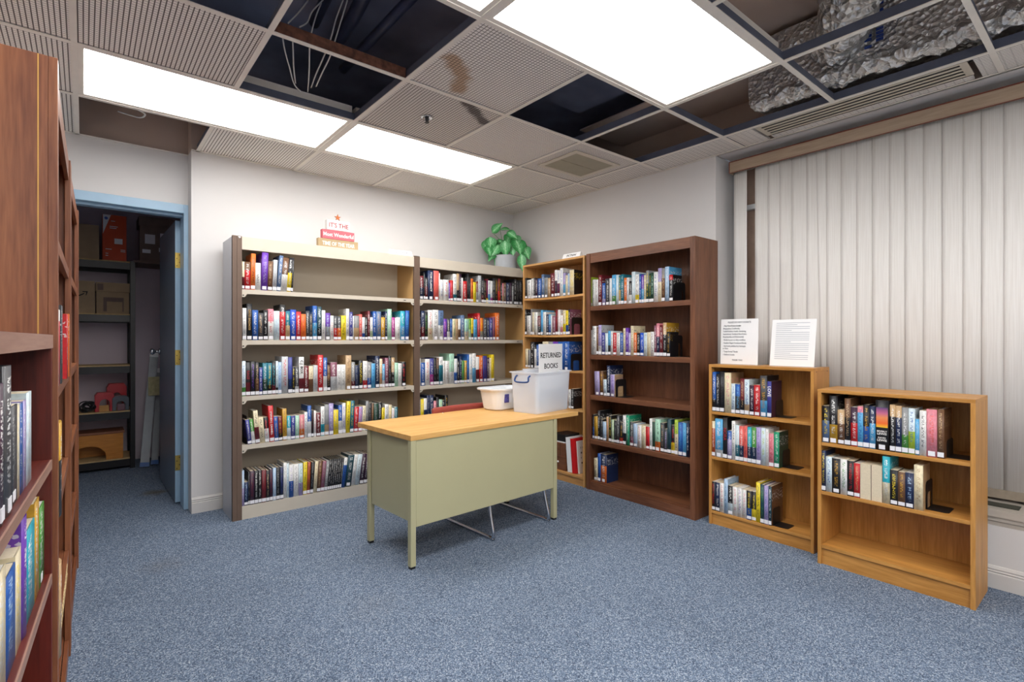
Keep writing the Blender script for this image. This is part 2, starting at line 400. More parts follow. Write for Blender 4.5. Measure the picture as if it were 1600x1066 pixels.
# narrow strips beside the long slot diffuser
o = MB().box(0, XR - 3.187 - 0.004, 0, 0.16, 0, 0.012).build('ceiling_tile', M['tilel']); o.location = (3.187, 1.53, ZC + 0.002); tag(o, 'cut ceiling tile at one end of the slot diffuser, near the wall corner', 'ceiling tile')
o = MB().box(0, XR - 3.187 - 0.004, 0, 0.70, 0, 0.012).build('ceiling_tile', M['tilel']); o.location = (3.187, -0.21, ZC + 0.002); tag(o, 'cut ceiling tile at the window end of the slot diffuser', 'ceiling tile')
o = MB().box(0, 0.06, 0, 0.98, 0, 0.012).build('ceiling_tile', M['tilel']); o.location = (XR - 0.066, 0.52, ZC + 0.002); tag(o, 'thin strip of ceiling tile between the slot diffuser and the window wall', 'ceiling tile')
# T-bars
g = MB(); gw = MB()
for i, x in enumerate(GX[1:], 1):
    ys = [YN] + GY[1:] + [4.30 if x < 0.56 else YB]
    for j in range(len(ys) - 1):
        if (i - 1, j) in light_cells: continue
        g.box(x - 0.012, x + 0.012, ys[j], ys[j + 1], ZC - 0.004, ZC)
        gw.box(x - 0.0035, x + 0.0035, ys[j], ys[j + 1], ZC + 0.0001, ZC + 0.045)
for y in GY[1:]:
    xe = 3.187 if y == 1.065 else XR
    g.box(XL, xe, y - 0.012, y + 0.012, ZC - 0.0045, ZC - 0.0005)
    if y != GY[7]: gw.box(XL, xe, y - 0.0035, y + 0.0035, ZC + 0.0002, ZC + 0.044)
# wall angles
g.box(0.569, XR, YB - 0.02, YB, ZC - 0.004, ZC).box(XR - 0.02, XR, 1.91, YB, ZC - 0.004, ZC)
g.box(XL, 0.569, 4.28, 4.30, ZC - 0.004, ZC).box(XL, XL + 0.02, YN, 4.3, ZC - 0.004, ZC).box(3.45, 3.47, YN, 1.91, ZC - 0.004, ZC)
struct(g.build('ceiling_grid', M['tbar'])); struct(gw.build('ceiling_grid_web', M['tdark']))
struct(MB().box(XR, 3.66, YN, 1.90, ZC - 0.004, ZC + 0.004).build('ceiling_window_strip', M['wall']))
struct(MB().box(0.569 - 1.0, 0.565, YB, 4.30, ZC + 0.3, ZC + 0.31).build('ceiling_bulkhead', M['drywall']))
struct(MB().box(2.96, 3.48, 1.50, 2.75, 2.82, 2.83).build('ceiling_soffit', M['drywall']))  # drywall soffit added close above the open cells, brightening them with bounced light
struct(MB().box(2.0, 2.95, 1.50, 2.75, 2.95, 2.96).build('ceiling_soffit_high', M['deck']))
struct(MB().box(1.90, 3.48, -0.4, 1.49, 3.0, 3.01).build('ceiling_soffit_duct', M['drywall']))
# rusted runner over the wire opening
o = MB().box(0.62, 1.24, 2.333, 2.357, ZC + 0.001, ZC + 0.05).build('ceiling_runner', M['rust']); struct(o)

# ceiling lights
def emit(name, col, s):
    m, nt, b = newmat(name)
    b.inputs['Base Color'].default_value = (0.9, 0.9, 0.9, 1)
    b.inputs['Emission Color'].default_value = col + (1,); b.inputs['Emission Strength'].default_value = s
    return m
M['diff'] = emit('light_diffuser', (1.0, 0.985, 0.965), LIGHT)
LL = {(1, 8): 'long white ceiling light over the door end of the room', (3, 8): 'long white ceiling light in front of the beige shelving', (3, 5): 'broad white ceiling light beside the foil ducts',
      (1, 5): 'ceiling light showing only as a bright sliver at the frame edge'}
for (a, b_), n in light_cells.items():
    x0, x1, y0, y1 = GX[a] + 0.012, GX[a + n] - 0.012, GY[b_] + 0.012, GY[b_ + 1] - 0.012
    t = thing('ceiling_light', LL.get((a, b_), 'white ceiling light on the camera side of the room'), 'ceiling light', ((x0 + x1) / 2, (y0 + y1) / 2, ZC), 0, None if (a, b_) in LL else 'ceiling lights on the camera side')
    hx, hy = (x1 - x0) / 2, (y1 - y0) / 2
    f = MB(); e = 0.022
    f.box(-hx, hx, -hy, -hy + e, 0, 0.012).box(-hx, hx, hy - e, hy, 0, 0.012).box(-hx, -hx + e, -hy + e, hy - e, 0, 0.012).box(hx - e, hx, -hy + e, hy - e, 0, 0.012)
    f.box(-hx, hx, -hy, hy, 0.08, 0.09)
    f.box(-hx, -hx + 0.002, -hy, hy, 0.012, 0.08).box(hx - 0.002, hx, -hy, hy, 0.012, 0.08).box(-hx, hx, -hy, -hy + 0.002, 0.012, 0.08).box(-hx, hx, hy - 0.002, hy, 0.012, 0.08)
    f.build('light_frame', M['tbar'], t)
    MB().box(-hx + e, hx - e, -hy + e, hy - e, 0.004, 0.008).build('diffuser', M['diff'], t)

# sprinkler
t = thing('sprinkler_head', 'small chrome sprinkler head in the ceiling tile', 'sprinkler', (1.555, 2.665, ZC))
MB().lathe([(0.036, 0.0), (0.036, -0.004), (0.026, -0.006), (0.022, 0.004)], 20).build('escutcheon', M['chrome'], t, smooth=True)
s = MB().lathe([(0.012, 0.0), (0.009, -0.014), (0.003, -0.030), (0.014, -0.031), (0.014, -0.033), (0.001, -0.034)], 12)
s.tube([(-0.010, 0, -0.008), (-0.010, 0, -0.022), (0, 0, -0.030)], 0.002, 6).tube([(0.010, 0, -0.008), (0.010, 0, -0.022), (0, 0, -0.030)], 0.002, 6)
s.build('nozzle', M['black'], t)
# square vent
t = thing('air_vent', 'square beige air vent with two flat panels in the ceiling', 'air vent', (2.853, 2.665, ZC))
f = MB()
for (x0, x1, y0, y1) in ((-0.235, 0.235, -0.2, -0.165), (-0.235, 0.235, 0.165, 0.2), (-0.235, -0.20, -0.165, 0.165), (0.20, 0.235, -0.165, 0.165)): f.box(x0, x1, y0, y1, -0.008, 0.0)
f.build('vent_frame', M['beige'], t, bevel=0.002)
M['ventp'] = mat('vent_panel', 'a29c88', 0.6)
f = MB().box(-0.20, 0.20, -0.165, -0.003, -0.004, -0.001); f.box(-0.20, 0.20, 0.003, 0.165, -0.004, -0.001); f.build('vent_panel', M['ventp'], t)
f = MB()
for k in range(26): f.box(-0.195 + k * 0.0155, -0.188 + k * 0.0155, -0.003, 0.003, -0.006, -0.002)
f.build('perforated_seam', M['ventp'], t)
# slot diffuser
t = thing('slot_diffuser', 'long white slot diffuser with dark slots beside the window blinds', 'air vent', (3.29, 1.01, ZC))
f = MB()
for k in range(5): f.box(-0.095 + k * 0.04, -0.077 + k * 0.04, -0.47, 0.47, -0.003, 0.0)
f.box(-0.095, 0.087, -0.50, -0.47, -0.003, 0).box(-0.095, 0.087, 0.47, 0.50, -0.003, 0)
f.build('slot_frame', M['beige'], t)
MB().box(-0.095, 0.087, -0.49, 0.49, 0.004, 0.008).build('slot_cavity', M['black'], t)

# ---- things above the ceiling
def foil_mat():
    m, nt, b = newmat('crumpled_foil')
    tc = nt.nodes.new('ShaderNodeTexCoord')
    n = nt.nodes.new('ShaderNodeTexNoise'); n.inputs['Scale'].default_value = 14; n.inputs['Detail'].default_value = 6; n.inputs['Distortion'].default_value = 1.5
    link(nt, tc.outputs['Object'], n.inputs['Vector'])
    v = nt.nodes.new('ShaderNodeTexVoronoi'); v.inputs['Scale'].default_value = 26; link(nt, tc.outputs['Object'], v.inputs['Vector'])
    ad = nt.nodes.new('ShaderNodeMath'); ad.operation = 'ADD'; link(nt, n.outputs['Fac'], ad.inputs[0]); link(nt, v.outputs['Distance'], ad.inputs[1])
    bp = nt.nodes.new('ShaderNodeBump'); bp.inputs['Strength'].default_value = 1.0; bp.inputs['Distance'].default_value = 0.03
    link(nt, ad.outputs[0], bp.inputs['Height']); link(nt, bp.outputs['Normal'], b.inputs['Normal'])
    b.inputs['Base Color'].default_value = (0.75, 0.74, 0.72, 1); b.inputs['Metallic'].default_value = 0.9; b.inputs['Roughness'].default_value = 0.28
    return m
M['foil'] = foil_mat()
def foil_flat():
    m = M['foil'].copy(); m.name = 'ribbed_foil'
    for n in m.node_tree.nodes:
        if n.type == 'BUMP': n.inputs['Distance'].default_value = 0.014; n.inputs['Strength'].default_value = 0.9
        if n.type == 'TEX_VORONOI': n.inputs['Scale'].default_value = 45
        if n.type == 'BSDF_PRINCIPLED': n.inputs['Roughness'].default_value = 0.30
    return m
M['foilflat'] = foil_flat()
def crumple(o, s=0.015, sc_=9.0, sub=2):
    md = o.modifiers.new('sub', 'SUBSURF'); md.subdivision_type = 'SIMPLE'; md.levels = md.render_levels = sub
    tx = bpy.data.textures.new('crumple', 'CLOUDS'); tx.noise_scale = 1 / sc_
    d = o.modifiers.new('disp', 'DISPLACE'); d.texture = tx; d.strength = s; d.texture_coords = 'LOCAL'
d = MB()
ny = 30
def ring_duct(path, rx, rz, n=20):
    d = MB(); rings = []
    for (x, y, z) in path: rings.append([d.bm.verts.new((x + rx * math.cos(2 * PI * k / n), y, z + rz * math.sin(2 * PI * k / n))) for k in range(n)])
    for a, b in zip(rings, rings[1:]):
        for k in range(n): d.bm.faces.new((a[k], a[(k + 1) % n], b[(k + 1) % n], b[k]))
    d.bm.faces.new(rings[0]); d.bm.faces.new(rings[-1]); return d
def lerp3(a, b, t): return tuple(p + (q - p) * t for p, q in zip(a, b))
DUCT = [lerp3((2.55, 0.55, 2.87), (2.76, 0.84, 2.84), k / 8) for k in range(8)] + [lerp3((2.76, 0.84, 2.84), (3.10, 1.02, 2.76), k / 10) for k in range(11)]
t = thing('foil_duct', 'round crumpled foil duct hanging above the open ceiling cell', 'duct', (0, 0, 0))
o = MB().tube(DUCT, [.125 + .012 * math.sin(k * 2.3) for k in range(len(DUCT))], 22).build('duct_wrap', M['foil'], t, smooth=True); crumple(o, 0.03, 14)
t = thing('insulated_duct', 'square duct in ribbed foil with blue print above the slot diffuser', 'duct', (3.26, 0, 2.62))
d = MB()
for k in range(0):
    for j in range(10): pass
d.box(-0.20, 0.20, 0.30, 1.48, -0.015, 0.34)
o = d.build('foil_wrap', M['foilflat'], t, bevel=0.02); 
bmm = bmesh.new(); bmm.from_mesh(o.data); bmesh.ops.subdivide_edges(bmm, edges=bmm.edges, cuts=7, use_grid_fill=True); bmm.to_mesh(o.data); bmm.free()
o.modifiers.clear(); crumple(o, 0.018, 9, 1)
M['blueink'] = mat('blue_print', '24408c', 0.5, var=0.2)
pr = MB()
for k in range(16):
    for j in range(2):
        if (k * 7 + j * 3) % 5: pr.box(-0.218, -0.212, 0.80 + j * 0.05, 0.83 + j * 0.05, 0.05 + k * 0.018, 0.062 + k * 0.018)
pr.build('blue_print', M['blueink'], t)
# roll of foil lip along the wall side
t = thing('foil_strip', 'strip of loose crinkled foil lying along the ceiling bar by the diffuser', 'foil', (3.09, 0.2, 2.60))
o = ring_duct([(0.015 * math.sin(k * 1.7), k * 0.05, 0.006 * math.sin(k * 2.3)) for k in range(26)], 0.06, 0.045, 14).build('foil', M['foil'], t, smooth=True); crumple(o, 0.05, 22)
# pipes, hoses in the dark cell
M['hose'] = mat('dark_hose', '2a3350', 0.5, var=0.2)
for i, (pts, r) in enumerate((([(0.95, 1.75, 2.9), (1.0, 2.1, 2.86), (1.08, 2.6, 2.88), (1.12, 3.0, 2.9)], 0.035), ([(0.78, 1.7, 2.96), (0.9, 2.2, 2.93), (0.98, 2.9, 2.95)], 0.028))):
    o = MB().tube(pts, r, 12).build('hose', M['hose'], smooth=True); tag(o, ('thick' if i == 0 else 'thinner') + ' dark hose running above the open ceiling cells', 'hose')
o = MB().tube([(1.165, 1.72, 2.78), (1.165, 2.96, 2.78)], 0.025, 12).build('conduit_pipe', M['hose'], smooth=True); tag(o, 'straight dark pipe near the edge of the open ceiling cell', 'pipe')
M['wire'] = mat('white_wire', 'e2e2e0', 0.5)
wires = [([(0.864, 2.642, 2.9), (0.807, 2.616, 2.8), (0.744, 2.563, 2.7)], 'short white wire ending highest behind the rusty runner'),
         ([(0.921, 2.595, 2.9), (0.867, 2.594, 2.82), (0.839, 2.583, 2.75), (0.785, 2.525, 2.68)], 'white wire kinked sideways above the rusty runner'),
         ([(0.895, 2.549, 2.85), (0.855, 2.505, 2.75), (0.831, 2.495, 2.66), (0.836, 2.538, 2.62), (0.888, 2.703, 2.58), (0.945, 2.90, 2.56)], 'longest straight white wire hanging in the middle of the open cell'),
         ([(0.986, 2.502, 2.88), (0.956, 2.516, 2.78), (0.933, 2.523, 2.68), (0.927, 2.61, 2.62), (0.937, 2.754, 2.59), (0.95, 2.86, 2.57)], 'sloping white wire running close beside another sloping one'),
         ([(1.003, 2.488, 2.88), (0.983, 2.527, 2.78), (0.954, 2.52, 2.68), (0.949, 2.576, 2.62), (0.956, 2.713, 2.59), (0.966, 2.829, 2.57)], 'outer sloping white wire, nearest the sprinkler tile'),
         ([(0.737, 2.631, 2.68), (0.75, 2.645, 2.62), (0.806, 2.755, 2.59), (0.869, 2.882, 2.57), (0.915, 2.92, 2.56)], 'white wire nearest the lined ceiling tile, bent at its foot'),
         ([(0.781, 2.621, 2.68), (0.792, 2.647, 2.62), (0.823, 2.741, 2.59), (0.868, 2.86, 2.568)], 'white wire meeting the bent one at its foot')]
def smooth_path(pts, n=6):
    P_ = [Vector(p) for p in pts]; out = []
    for i in range(len(P_) - 1):
        p0, p1, p2, p3 = P_[max(i - 1, 0)], P_[i], P_[i + 1], P_[min(i + 2, len(P_) - 1)]
        for k in range(n):
            t = k / n
            out.append(0.5 * ((2 * p1) + (p2 - p0) * t + (2 * p0 - 5 * p1 + 4 * p2 - p3) * t * t + (-p0 + 3 * p1 - 3 * p2 + p3) * t ** 3))
    out.append(P_[-1]); return out
for pts, lab in wires:
    o = MB().tube(smooth_path(pts), 0.0035, 6).build('wire', M['wire'], smooth=True); tag(o, lab, 'wire', 'wires in the open ceiling')
o = MB().tube(smooth_path([(0.22, 3.66, 2.53), (0.28, 3.78, 2.55), (0.26, 3.92, 2.57), (0.16, 3.98, 2.60)]), 0.005, 6).build('wire', M['wire'], smooth=True); tag(o, 'curved white cable in the open cell above the door wall', 'wire')
# drywall screws are part of the upper walls; a grey plate over the cells
struct(MB().box(-0.03, 0.60, 1.75, 2.30, 3.02, 3.05).box(1.95, 2.50, 1.75, 2.32, 2.98, 3.02).build('ceiling_plate', M['drywall']))

# ------------------------------------------------------------------ window and blinds
M['film'] = mat('brown_window_board', 'b89e8c', 0.6, var=0.15, vscale=8)
o = MB()
o.box(3.70, 3.74, YN, 1.90, 2.14, 2.175).box(3.70, 3.74, YN, 1.90, 0.38, 0.42)
for y in (1.86, 0.6, -0.7): o.box(3.70, 3.74, y, y + 0.04, 0.38, 2.44)
struct(o.build('window_1', M['white']))
struct(MB().box(3.745, 3.75, YN, 1.90, 0.38, 2.44).build('window_2', M['film']))
def blind_mat():
    m, nt, b = newmat('blind_fabric')
    tc = nt.nodes.new('ShaderNodeTexCoord'); mp = nt.nodes.new('ShaderNodeMapping'); mp.inputs['Scale'].default_value = (260, 260, 4)
    link(nt, tc.outputs['Object'], mp.inputs['Vector'])
    n = nt.nodes.new('ShaderNodeTexNoise'); n.inputs['Scale'].default_value = 1.0; n.inputs['Detail'].default_value = 2
    link(nt, mp.outputs['Vector'], n.inputs['Vector'])
    r = nt.nodes.new('ShaderNodeValToRGB'); r.color_ramp.elements[0].position = 0.35; r.color_ramp.elements[1].position = 0.65
    r.color_ramp.elements[0].color = lin('e8e4df') + (1,); r.color_ramp.elements[1].color = lin('f1eeea') + (1,)
    link(nt, n.outputs['Fac'], r.inputs['Fac']); link(nt, r.outputs['Color'], b.inputs['Base Color'])
    b.inputs['Roughness'].default_value = 0.9; b.inputs['Specular IOR Level'].default_value = 0.1
    return m
M['blind'] = blind_mat()
M['hem'] = mat('blind_hem', '9c9080', 0.8, var=0.08, vscale=40)
bl = thing('vertical_blind', 'off-white vertical window blind with a woodgrain valance', 'blind', (3.58, 0, 0))
wv = wood('valance_vinyl', '9a8570', 'b59f88', 'y', 0.5)
MB().box(-0.045, -0.035, -0.9, 1.85, 2.382, 2.462).box(-0.035, 0.05, 1.84, 1.85, 2.382, 2.462).build('valance', wv, bl)
ve = mat('valance_edge', '6e3424', 0.5)
MB().box(-0.0475, -0.045, -0.9, 1.85, 2.456, 2.463).box(-0.0475, -0.045, -0.9, 1.85, 2.380, 2.385).box(-0.0475, -0.045, 1.846, 1.8515, 2.385, 2.456).build('valance_trim', ve, bl)
MB().box(-0.02, 0.02, -0.9, 1.83, 2.41, 2.44).build('head_rail', M['white'], bl)
SY = [1.687, 1.593, 1.519, 1.442, 1.351, 1.277, 1.236, 1.153, 1.073, .99, .908, .832, .751, .668, .583, .508, .426, .345, .262, .18, .098, .016, -.066, -.148, -.23, -.312, -.394, -.476]
sl = [(1.837, 1.746)] + list(zip(SY, SY[1:]))
for i, (a, b_) in enumerate(sl):
    m_ = MB(); ov = 0.004; xo = 0.002 * (i % 2)
    ybot = (a + b_) / 2; tw = 0.0
    a2, b2 = a + (ov if i > 1 else 0), b_ - (ov if i else 0)
    if i == 6: a2t, b2t = 1.300, 1.240; a2, b2 = 1.262, 1.236
    else: a2t, b2t = a2, b2
    if i == 5: b2 = b2 - 0.03
    za, zb = 0.44 if i else 0.44, 2.41
    N = 5
    # gently curved vane cross-section
    cs_t = [(xo + 0.005 * k / N - 0.0015 * math.sin(PI * k / N), a2t + (b2t - a2t) * k / N) for k in range(N + 1)]
    cs_b = [(xo + 0.005 * k / N - 0.0015 * math.sin(PI * k / N), a2 + (b2 - a2) * k / N) for k in range(N + 1)]
    for (p, q, p2, q2) in zip(cs_b, cs_b[1:], cs_t, cs_t[1:]):
        m_.quad((p[0], p[1], za), (q[0], q[1], za), (q2[0], q2[1], zb), (p2[0], p2[1], zb))
    bmesh.ops.remove_doubles(m_.bm, verts=m_.bm.verts, dist=0.0001)
    o = m_.build('vane', M['blind'], bl, smooth=True)
    sd = o.modifiers.new('solid', 'SOLIDIFY'); sd.thickness = 0.0012
    MB().box(xo - 0.001, xo + 0.008, min(a2, b2), max(a2, b2), 0.395, 0.44).build('vane_hem', M['hem'], o)
g_ = mat('sill_grille', '3d4038', 0.5); o = MB().box(3.45, 3.53, 0.36, 0.56, 0.381, 0.384).build('sill_grille', g_); tag(o, 'small dark grille set in the window sill', 'grille')
# ------------------------------------------------------------------ bookcases
# unit frame: local x runs along the front, y into the case, z up; placed by origin and angle
UNIT = {'U1': ((.809, 3.80), 0), 'U2': ((2.149, 3.80), 0), 'O0': ((3.123, 3.617), -90), 'BR': ((3.123, 2.83), -90), 'K1': ((3.147, 1.785), -90), 'K2': ((3.037, 1.095), -90),
        'LO': ((-.1055, .75), 87), 'C2': ((-.055, 1.66), 89.4), 'C3': ((-.045, 2.625), 89)}
def wood_case(u, name, label, W, D, Ht, shelves, base, kind, th=0.02, sth=0.02, backmat=None, stile=0.0, header=0.0, plinth=None, sag=0.0):
    (x, y), a = UNIT[u]
    t = thing(name, label, 'bookcase', (x, y, 0), math.radians(a))
    z_, x_ = M[kind + 'z'], M[kind + 'x']
    for s in (0, 1):
        x0 = 0 if s == 0 else W - th
        MB().box(x0, x0 + th, 0.0 if not stile else 0.012, D, 0, Ht - (th if not stile else 0)).build('side_panel', z_, t, bevel=0.0012)
    MB().box(0 if not stile else th, W if not stile else W - th, 0.012 if stile else 0, D, Ht - th, Ht).build('top_panel', x_, t, bevel=0.0012)
    MB().box(th, W - th, D - 0.006, D - 0.001, base - 0.02, Ht - th).build('back_panel', backmat or z_, t)
    ins = 0.014 if stile else 0.002
    for zz in shelves:
        m = MB()
        if sag:
            N = 10
            top = [(th + (W - 2 * th) * k / N, zz - sag * math.sin(PI * k / N)) for k in range(N + 1)]
            m.prism(top + [(p, q - sth) for p, q in reversed(top)], 'y', ins, D - 0.008)
        else: m.box(th, W - th, ins, D - 0.008, zz - sth, zz)
        m.build('shelf', x_, t, bevel=0.001)
    m = MB(); m.box(th, W - th, ins, D - 0.008, base - sth, base); m.build('bottom_shelf', x_, t, bevel=0.001)
    pi = 0.0 if stile else 0.012
    MB().box(th if not stile else stile, W - (th if not stile else stile), pi, pi + 0.012, 0.0, base - sth if not stile else base - 0.012).build('plinth', x_, t)
    if stile:
        for s in (0, 1):
            x0 = 0 if s == 0 else W - stile
            MB().box(x0, x0 + stile, -0.006, 0.0119, 0, Ht).build('front_stile', z_, t, bevel=0.0015)
        MB().box(stile, W - stile, 0.0, 0.0119, Ht - header, Ht).build('header', x_, t)
        for zz in shelves:
            MB().box(stile, W - stile, 0.0, 0.0135, zz - 0.036, zz).build('shelf_edge', x_, t, bevel=0.001)
    return t
O0 = wood_case('O0', 'oak_bookcase', 'tall narrow light oak bookcase in the corner, with bowed shelves', .762, .29, 1.885, [1.576, 1.245, .944, .625], .08, 'oaklt', th=.017, sth=.018, sag=0.006)
BR = wood_case('BR', 'walnut_bookcase', 'tall dark walnut bookcase with a framed front on the side wall', .965, .285, 1.89, [1.468, 1.08, .757, .404], .075, 'walnut', th=.02, sth=.02, stile=.038, header=.075)
K1 = wood_case('K1', 'oak_bookcase', 'waist-high oak bookcase carrying two standing paper signs', .632, .228, 1.04, [.734, .441], .09, 'oak', th=.018, sth=.018)
K2 = wood_case('K2', 'oak_bookcase', 'lower oak bookcase by the window with an empty bottom shelf', .640, .29, .935, [.652, .392], .105, 'oak', th=.018, sth=.018)
C3 = wood_case('C3', 'cherry_bookcase', 'tall reddish bookcase in the left row, next to the closet doorway', .955, .28, 1.88, [1.468, 1.08, .757, .404], .075, 'cherry', th=.02, sth=.02, stile=.038, header=.075)
C2 = wood_case('C2', 'cherry_bookcase', 'tall reddish bookcase in the left row showing its plain end panel', .955, .28, 1.88, [1.468, 1.08, .757, .404], .075, 'cherry', th=.02, sth=.02, stile=.038, header=.075)
LO = wood_case('LO', 'cherry_bookcase', 'low reddish bookcase nearest the camera on the left edge', .90, .25, 1.212, [.918, .649, .38], .105, 'cherrydk', th=.016, sth=.022)
M['band'] = mat('edge_band', 'c99a4a', 0.5)
MB().box(0.0195, 0.021, -0.0003, 0.0, 0, 1.0).bm.free()
MB().box(-0.0008, 0.0, 0.028, 0.0305, 0.0, 1.879).build('edge_band', M['band'], C2)
# fluted pale front edges of the low case
M['paleedge'] = wood('pale_edge_veneer', '8c6656', 'a98574', 'x')
for zz in (.918, .649, .38): MB().box(0.016, 0.884, -0.001, 0.002, zz - 0.022, zz - 0.001).build('shelf_edge', M['paleedge'], LO)
MB().box(0.0, 0.90, -0.0015, 0.0, 1.180, 1.2115).build('shelf_edge', M['paleedge'], LO)
M['chip'] = mat('chipped_veneer', 'd8bd8c', 0.9, var=0.4, vscale=60)
m = MB(); random.seed(3)
for k in range(26):
    p = 0.30 + k * 0.018; m.box(p, p + 0.012 + random.random() * 0.006, -0.0015, 0.0, .404 - 0.002 - 0.030 * (k % 3 == 0) - random.random() * 0.004, .404 + 0.0005)
    m.box(p, p + 0.015, -0.0015, 0.0, .404 - 0.038, .404 - 0.034 + random.random() * 0.003)
m.build('chipped_edge', M['chip'], C2)
# two shelf-pin holes on oak case end
m = MB().box(-0.0, 0.0, 0, 0, 0, 0); m.bm.free()
for xx in (0.03, 0.19):
    MB().box(.632, .6326, xx, xx + 0.006, 1.015, 1.021).build('pin_hole', M['black'], K1)

# steel library shelving
def steel_unit(u, label, W, left_end, post_w=0.053, zs=(1.537, 1.197, .822, .495)):
    (x, y), a = UNIT[u]
    t = thing('steel_shelving', label, 'shelving unit', (x, y, 0), math.radians(a))
    D = 0.30; Ht = 1.89
    if left_end:
        m = MB().box(-.057, -.055, 0.004, D, 0, Ht - 0.005); m.build('end_panel', M['greyst'], t)
        m = MB().box(-.057, -.032, -0.003, 0.02, 0, Ht).box(-.029, 0, -0.003, 0.02, 0, Ht).box(-.057, 0, 0.0, 0.02, 0, Ht - 0.002).box(-.055, -.003, 0.02, D, 0, Ht - 0.01)
        m.build('upright_post', M['post'], t)
        mk = MB().prism([(-.024, Ht - 0.004), (-.004, Ht - 0.004), (-.014, Ht - 0.016)], 'y', -0.0045, -0.003); mk.build('post_emblem', M['white'], t)
    m = MB().box(W, W + post_w - 0.001, -0.003, 0.02, 0, Ht); m.build('upright_post', M['post'], t)
    MB().box(W, W + post_w - 0.001, 0.021, D, 0, Ht - 0.01).build('divider_panel', M['tansteel'], t)
    MB().box(W + 0.002, W + post_w - 0.003, -0.002, 0.018, Ht, Ht + 0.003).build('post_cap', M['black'], t)
    MB().box(0.0005, W - 0.0005, D - 0.004, D, 0.02, Ht - 0.005).build('back_panel', M['beigeb'], t)
    MB().box(0.0005, W - 0.0005, 0.0, 0.003, 1.803, Ht - 0.003).box(0.0005, W - 0.0005, 0.003, D - 0.005, Ht - 0.006, Ht - 0.003).box(0.0005, W - 0.0005, 0.003, 0.03, 1.803, 1.806).build('header', M['beige'], t)
    for zz in zs:
        pts = [(0.001, zz), (W - 0.001, zz), (W - 0.001, zz - .052), (W - .018, zz - .052), (W - .032, zz - .030), (.032, zz - .030), (.018, zz - .052), (0.001, zz - .052)]
        m = MB().prism(pts, 'y', 0.0, 0.003); m.box(0.001, W - 0.001, 0.003, D - 0.006, zz - 0.004, zz); s = m.build('shelf', M['beige'], t)
        h = MB()
        h.box(.004, .013, -0.0008, 0.0, zz - .043, zz - .036).box(W - .013, W - .004, -0.0008, 0.0, zz - .043, zz - .036).box(W - .095, W - .075, -0.0008, 0, zz - .018, zz - .013)
        h.build('slot', M['black'], s)
    MB().box(0.001, W - 0.001, 0.0, 0.003, 0.0, .088).box(0.001, W - 0.001, 0.003, D - 0.006, .084, .088).build('base_kick', M['beige'], t)
    return t
U1 = steel_unit('U1', 'wide beige steel library shelving along the back wall, under the holiday blocks', 1.287, True)
U2 = steel_unit('U2', 'beige steel library shelving running into the corner, under the potted plant', 1.15, False, zs=(1.537, 1.197, .815, .47))

